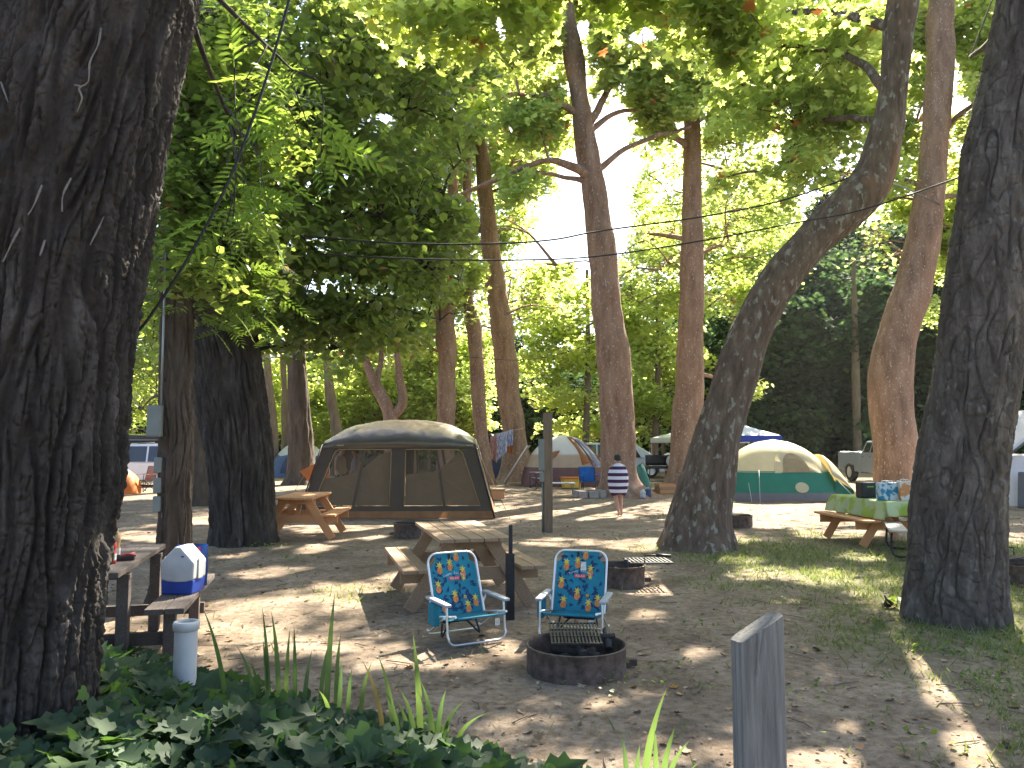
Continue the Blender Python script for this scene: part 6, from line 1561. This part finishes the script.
# ------------------------------------------------------------------ small camp gear round the far tents
def camp_chair(label, loc, rz, mat_):
    t = thing('camp_chair', label, 'camp chair', loc, rz)
    b = MB(); b.grid(lambda u, v: ((u - .5) * .56, .20 + .12 * v + .03 * math.cos((u - .5) * 3), .42 + .48 * v), 8, 10); b.build('backrest', mat_, t, solid=.008)
    b = MB(); b.grid(lambda u, v: ((u - .5) * .54, -.25 + .45 * v, .43 - .04 * math.sin(math.pi * v)), 8, 8); b.build('seat', mat_, t, solid=.008)
    b = MB()
    for s in (-1, 1):
        b.tube([(s * .28, .32, .90), (s * .28, .20, .42), (s * .30, .26, .02)], .011, 6); b.tube([(s * .28, -.25, .43), (s * .27, .22, .03)], .011, 6); b.tube([(s * .30, -.27, .60), (s * .29, -.27, .02), ], .011, 6); b.tube([(s * .27, .20, .44), (s * .30, -.26, .03)], .011, 6)
    b.build('frame', STEEL_BLACK, t, fixn=False)
    for s in (-1, 1):
        b = MB(); b.box((s * .30, -.02, .62), (.06, .52, .02)); b.build('armrest', mat_, t, bevel=.006)
p = G(590, 494); camp_chair('bright blue camp chair in front of the maroon and cream tent', (p.x, p.y + .2, 0), R(12), M('bright_blue_fabric', (.02, .16, .52), .8, .25, 12, trans=.2))
p = G(146, 492); camp_chair('brown camp chair in front of the white station wagon', (p.x - .05, p.y, 0), R(-30), M('brown_fabric', (.22, .14, .11), .85, .2, 8))
p = G(537, 489); camp_chair('white folding chair seen left of the power post by the maroon tent', (p.x + .1, p.y, 0), R(-70), WHITE_PL)
def folding_table(label, loc, rz, L, Wd, h, mat_):
    t = thing('folding_table', label, 'table', loc, rz)
    b = MB(); b.box((0, 0, h), (L, Wd, .035)); b.build('tabletop', mat_, t, bevel=.008)
    for sx in (-1, 1):
        for sy in (-1, 1):
            b = MB(); b.tube([(sx * (L / 2 - .08), sy * (Wd / 2 - .05), h - .02), (sx * (L / 2 - .03), sy * (Wd / 2 - .03), 0)], .013, 6); b.build('leg', GREY_BOX, t)
    return t
p = G(562, 496); folding_table('low white folding table in front of the maroon tent', (p.x, p.y, 0), R(4), .85, .5, .42, WHITE_PL)
def tub(label, loc, mat_, lid, s=1.0, name='storage_tub'):
    t = thing(name, label, 'tub', loc, R(8))
    b = MB(); b.prism([(-.24 * s, 0), (.24 * s, 0), (.28 * s, .28 * s), (-.28 * s, .28 * s)], -.18 * s, .18 * s, lambda x, z, h: (x, h, z)); b.build('tub', mat_, t, bevel=.02)
    b = MB(); b.box((0, 0, .30 * s), (.60 * s, .42 * s, .04 * s)); b.build('lid', lid, t, bevel=.01)
p = G(571, 488); tub('yellow storage tub between the low table and blue camp chair', (p.x, p.y, 0), M('yellow_plastic', (.55, .36, .06), .5, .15, 6), ORNG, 1.3)
def block_ring():
    p = G(590, 497)
    t = thing('block_fire_ring', 'ring of grey concrete blocks before the blue camp chair', 'fire ring', (p.x, p.y + .1, 0))
    for k in range(9):
        a = k * 2 * math.pi / 9; b = MB(); b.box((0, 0, .10), (.30, .14, .22)); o = b.build('block', M('concrete_block', (.32, .28, .25), .9, .2, 8, bump=.4) if k == 0 else bpy.data.materials['concrete_block'], t, bevel=.012, loc=(.45 * math.cos(a), .45 * math.sin(a), 0)); o.rotation_euler.z = a + math.pi / 2
block_ring()
p = G(643, 494)
t = thing('duffel_bag', 'dark green lumpy bag on the ground right of the tallest trunk', 'bag', (p.x, p.y + .4, 0), R(10))
b = MB(); b.grid(lambda u, v: ((.36 + .03 * math.sin(u * 19)) * math.cos(u * 6.283) * math.cos(v * 1.55)**.5 * (1 - .2 * v), .28 * math.sin(u * 6.283) * math.cos(v * 1.55)**.5, .98 * v**.9 + .03 * math.sin(u * 25 + v * 9)), 30, 16); b.build('bag', M('dark_green_fabric', (.05, .17, .14), .7, .2, 7, bump=.4), t, fixn=False)
b = MB(); b.tube([(-.1, -.15, .93), (0, -.2, 1.06), (.1, -.15, .93)], .015, 6); b.build('handle', BLACK_PLASTIC, t)
p = G(648, 497); bottle('blue water bottle standing by the green lumpy bag', (p.x, p.y, 0), SKYB, .30, .10, WHITE_PL, False)
p = G(643, 498); bottle('clear water jug standing left of the blue bottle', (p.x, p.y, 0), WHITE_PL, .28, .09, WHITE_PL, False)
def stove():
    p = G(660, 489)
    t = thing('camp_stove_table', 'black camp stove on a stand in front of the white canopy', 'camp stove', (p.x, p.y, 0), R(4))
    b = MB(); b.box((0, 0, .82), (.95, .5, .12)); b.build('stove', STEEL_BLACK, t, bevel=.02)
    b = MB(); b.grid(lambda u, v: ((u - .5) * .95, .25 + .04 * v, .88 + .38 * v), 4, 4); b.build('lid', STEEL_BLACK, t, solid=.02)
    for sx in (-1, 1):
        for sy in (-1, 1):
            b = MB(); b.tube([(sx * .42, sy * .20, .80), (sx * .48, sy * .24, 0)], .02, 6); b.build('leg', BLACK_PLASTIC, t)
    b = MB(); b.box((0, 0, .30), (.9, .44, .03)); b.build('shelf', STEEL_BLACK, t)
    t = thing('gas_tank', 'white rounded tank on its frame beside the black camp stove', 'tank', (p.x + .72, p.y + .6, 0), R(10))
    b = MB(); b.lathe([(0, -.55), (.2, -.52), (.32, -.40), (.36, -.3), (.36, .3), (.32, .40), (.2, .52), (0, .55)], 28, axis='x', c=(0, 0, .98)); b.build('tank', WHITE_PL, t)
    for s in (-1, 1):
        b = MB(); b.box((s * .3, 0, .33), (.06, .5, .66)); b.build('leg', STEEL_BLACK, t, bevel=.01)
    b = MB(); b.lathe([(0, 0), (.06, 0), (.06, .08), (0, .1)], 12, c=(0, 0, 1.33)); b.build('valve', STEEL_BLACK, t)
    p2 = G(663, 493)
    t = thing('firewood_pile', 'stack of split brown firewood in front of the black camp stove', 'firewood', (p2.x + .1, p2.y + .1, 0), R(6))
    for r_ in range(3):
        for k in range(6 - r_):
            b = MB(); y = (k - (5 - r_) / 2) * .13; b.prism([(0, 0), (.115, .0), (.10, .09), (.02, .11)], -.3, .3, lambda x, z, h: (h + rnd.uniform(-.02, .02), x + y - .06, z + r_ * .105)); b.build('log', WOOD_TAN if (k + r_) % 2 else WOOD_ORANGE, t)
stove()
p = G(493, 500)
t = thing('wooden_box', 'orange wooden box in the sun at the right corner of the screen tent', 'box', (p.x, p.y + .4, 0), R(12))
b = MB(); b.box((0, 0, .14), (.62, .4, .26)); b.build('crate', WOOD_ORANGE, t, bevel=.01)
b = MB(); b.box((0, 0, .29), (.66, .44, .035)); b.build('lid', WOOD_TAN, t, bevel=.006)

# ------------------------------------------------------------------ ivy bed and sword leaved plants
def ivy_bed():
    edge = [(-3.6, 6.7), (-3.0, 6.35), (-2.3, 5.85), (-1.75, 5.45), (-1.2, 5.15), (-.69, 4.80), (-.2, 4.45), (.25, 4.15), (.6, 3.85), (.9, 3.5), (1.1, 3.1)]
    ex = np.array([e[0] for e in edge]); ey = np.array([e[1] for e in edge])
    N = 11000
    x = rng.uniform(-4.2, 1.1, N); yb = np.interp(x, ex, ey) + perlin(x * 2.2, 0, 3.) * .18
    y = rng.uniform(2.6, 6.8, N); inside = y < yb; x = x[inside]; y = y[inside]; yb = yb[inside]
    dist = np.clip((yb - y) / .9, 0, 1)
    top = (.07 + .17 * dist) * (1 + .35 * perlin(x * 1.6, y * 1.6, 2.0)) * np.interp(x, [-3, -.5, 1.0], [1.1, 1.0, .75])
    z = top * rng.uniform(0, 1, len(x))**.45
    r2 = (x + 3.0)**2 + (y - 4.6)**2; ok = r2 > .36; x, y, z, dist = x[ok], y[ok], z[ok], dist[ok]
    LV = Leaves(); P = np.stack([x, y, z], 1)
    nr = np.stack([rng.normal(0, .3, len(x)), rng.normal(-.25, .3, len(x)), np.ones(len(x))], 1)
    br_ = np.clip(perlin(x * 1.3, y * 1.3, 6.0) * .8 + .35, 0, .8)
    LV.add(P, 'ivy', rng.uniform(.07, .19, len(x)), .38, .45, tint=np.clip(br_ * rng.uniform(.3, 1.2, len(x)), 0, 1), nrm=nr)
    o = LV.build('ivy', LEAF_IVY, None); props(o, 'dark green ivy carpet covering the near left ground', 'ivy', kind='stuff')
    st = MB()
    for i in range(240):
        k = rnd.randrange(len(x)); st.tube([(x[k], y[k], 0), (x[k] + rnd.uniform(-.05, .05), y[k], z[k] * .6), (x[k] + rnd.uniform(-.1, .1), y[k] + rnd.uniform(-.08, .08), z[k])], [.004, .003, .002], 4, cap=False)
    props(st.build('ivy_stems', BARK_FAR, None, fixn=False), 'thin brown stems under the ivy leaves', 'ivy', kind='stuff')
ivy_bed()
BLADE = leaf_mat('sword_leaf', [(0, (.045, .075, .04)), (.6, (.065, .105, .045)), (.9, (.10, .145, .05)), (1, (.22, .13, .06))], [(0, (.10, .2, .06)), (.9, (.26, .38, .08)), (1, (.35, .2, .08))], .35)
def iris(label, px, d, blades):
    """blades: (base dx px, tip px, tip py, width m, tint)"""
    base = PX(px, 700, d); base = Vector((base.x, d, 0))
    t = thing('iris_plant', label, 'plant', base, 0, 'sword leaved plants in the ivy')
    for (bx, tx, ty, w_, tint) in blades:
        p0 = Vector(((bx) / F_ * d, rnd.uniform(-.06, .06), .0)); tip = PX(tx, ty, d + rnd.uniform(-.12, .12)) - base
        vs = []; n = 12; mid = (p0 + tip) / 2; bend = Vector((p0.x - tip.x, 0, 0)) * .25
        for i in range(n + 1):
            f = i / n; w_k = 1.12; c = p0 * (1 - f)**2 + (mid + bend * 1.6 + Vector((0, 0, .06))) * 2 * f * (1 - f) + tip * f * f; ww = w_ * w_k * (1 - f**2.4) * .5 * (.8 + .2 * math.sin(f * 3))
            tw = rnd.uniform(-.0, .0) + .35; vs += [c + Vector((-ww, ww * tw, 0)), c + Vector((0, ww * .5, 0)), c + Vector((ww, ww * tw * -.2, 0))]
        V = np.array([tuple(v) for v in vs]); F = []
        for i in range(n):
            for k in range(2): F.append((i * 3 + k, i * 3 + k + 1, i * 3 + k + 4, i * 3 + k + 3))
        F = np.array(F); npmesh('leaf', V, F.ravel(), np.arange(len(F)) * 4, None, BLADE, t, {'tint': np.full(len(V), tint)}, smooth=True)
iris('clump of sword leaves right of the white standpipe', 275, 5.15, [(-50, 202, 606, .034, .3), (-20, 236, 645, .03, .2), (-5, 262, 606, .028, .1), (-8, 263, 640, .03, .4), (5, 271, 610, .036, .3), (12, 290, 628, .03, .8), (20, 294, 625, .03, .3), (50, 335, 592, .04, .7), (42, 330, 640, .03, .6), (58, 341, 633, .03, .5), (-12, 250, 660, .03, .3), (5, 283, 690, .03, .85), (30, 312, 650, .03, .3)])
iris('clump of sword leaves in the ivy below the left beach chair', 415, 4.55, [(-20, 378, 655, .034, .8), (-12, 384, 690, .03, .6), (5, 413, 634, .038, .75), (0, 400, 690, .03, .5), (18, 421, 682, .034, .4), (22, 446, 690, .03, .3), (25, 466, 700, .03, .5), (-30, 362, 660, .03, .97), (30, 448, 720, .034, .8), (-5, 396, 700, .03, .9), (38, 490, 712, .03, .5), (10, 432, 745, .04, .95)])
iris('low clump of sword leaves at the right end of the ivy', 648, 3.75, [(-20, 622, 735, .03, .3), (-6, 667, 688, .036, .7), (5, 655, 728, .03, .6), (8, 676, 725, .034, .5), (14, 690, 740, .03, .5), (18, 700, 762, .03, .4), (-14, 640, 745, .03, .4), (0, 630, 757, .03, .3)])
iris('few upright blades in the ivy between the two larger clumps', 345, 4.9, [(-6, 342, 660, .03, .4), (4, 352, 668, .028, .3), (-14, 318, 690, .03, .8), (10, 366, 700, .03, .3), (14, 372, 662, .028, .6)])
# sapling at the foot of the right tree, stump sprout
def sprout(label, px, py, n_, h, mat_=None):
    g = G(px, py); t = thing('seedling', label, 'plant', g)
    LV = Leaves(); q = rng.normal(0, 1, (n_, 3)) * np.array([.10, .05, .0]); q[:, 2] = rng.uniform(.03, h, n_)
    LV.add(np.array(g)[None] + q - np.array([[0, .08, 0]]), 'syc', rng.uniform(.05, .10, n_), .5, .3); LV.build('leaves', LEAF_WAL, t, g)
    b = MB(); b.tube([(0, -.06, 0), (.01, -.08, h * .5), (.02, -.08, h)], .006, 5); b.build('stem', BARK_FAR, t)
sprout('leafy seedling at the foot of the cracked right trunk', 958, 617, 14, .28)
sprout('small sprout left of the cracked right trunk base', 893, 606, 9, .10)
b = MB(); g = G(890, 607); b.tube([(-.05, 0, 0), (-.02, 0, .06), (.03, 0, .03)], [.03, .035, .02], 8); b.tube([(0, 0, 0), (-.05, .01, .12)], [.02, .008], 6)
props(b.build('wood_snag', BARK_DARK, None, loc=g, fixn=False), 'small dark broken snag left of the cracked trunk', 'stump')
# ------------------------------------------------------------------ thin summer haze in the valley
def haze():
    b = MB(); b.box((10, 50, 19), (210, 190, 42))
    m = bpy.data.materials.new('valley_haze'); m.use_nodes = True; t = m.node_tree; t.nodes.remove(t.nodes['Principled BSDF'])
    v = t.nodes.new('ShaderNodeVolumePrincipled'); v.inputs['Color'].default_value = (.95, .95, .90, 1); v.inputs['Density'].default_value = .00016; v.inputs['Anisotropy'].default_value = .4
    t.links.new(v.outputs[0], t.nodes['Material Output'].inputs['Volume'])
    o = b.build('haze', m); props(o, 'thin pale haze hanging between the trees', 'haze', kind='stuff')
haze()
S.cycles.volume_step_rate = 4; S.cycles.volume_max_steps = 64
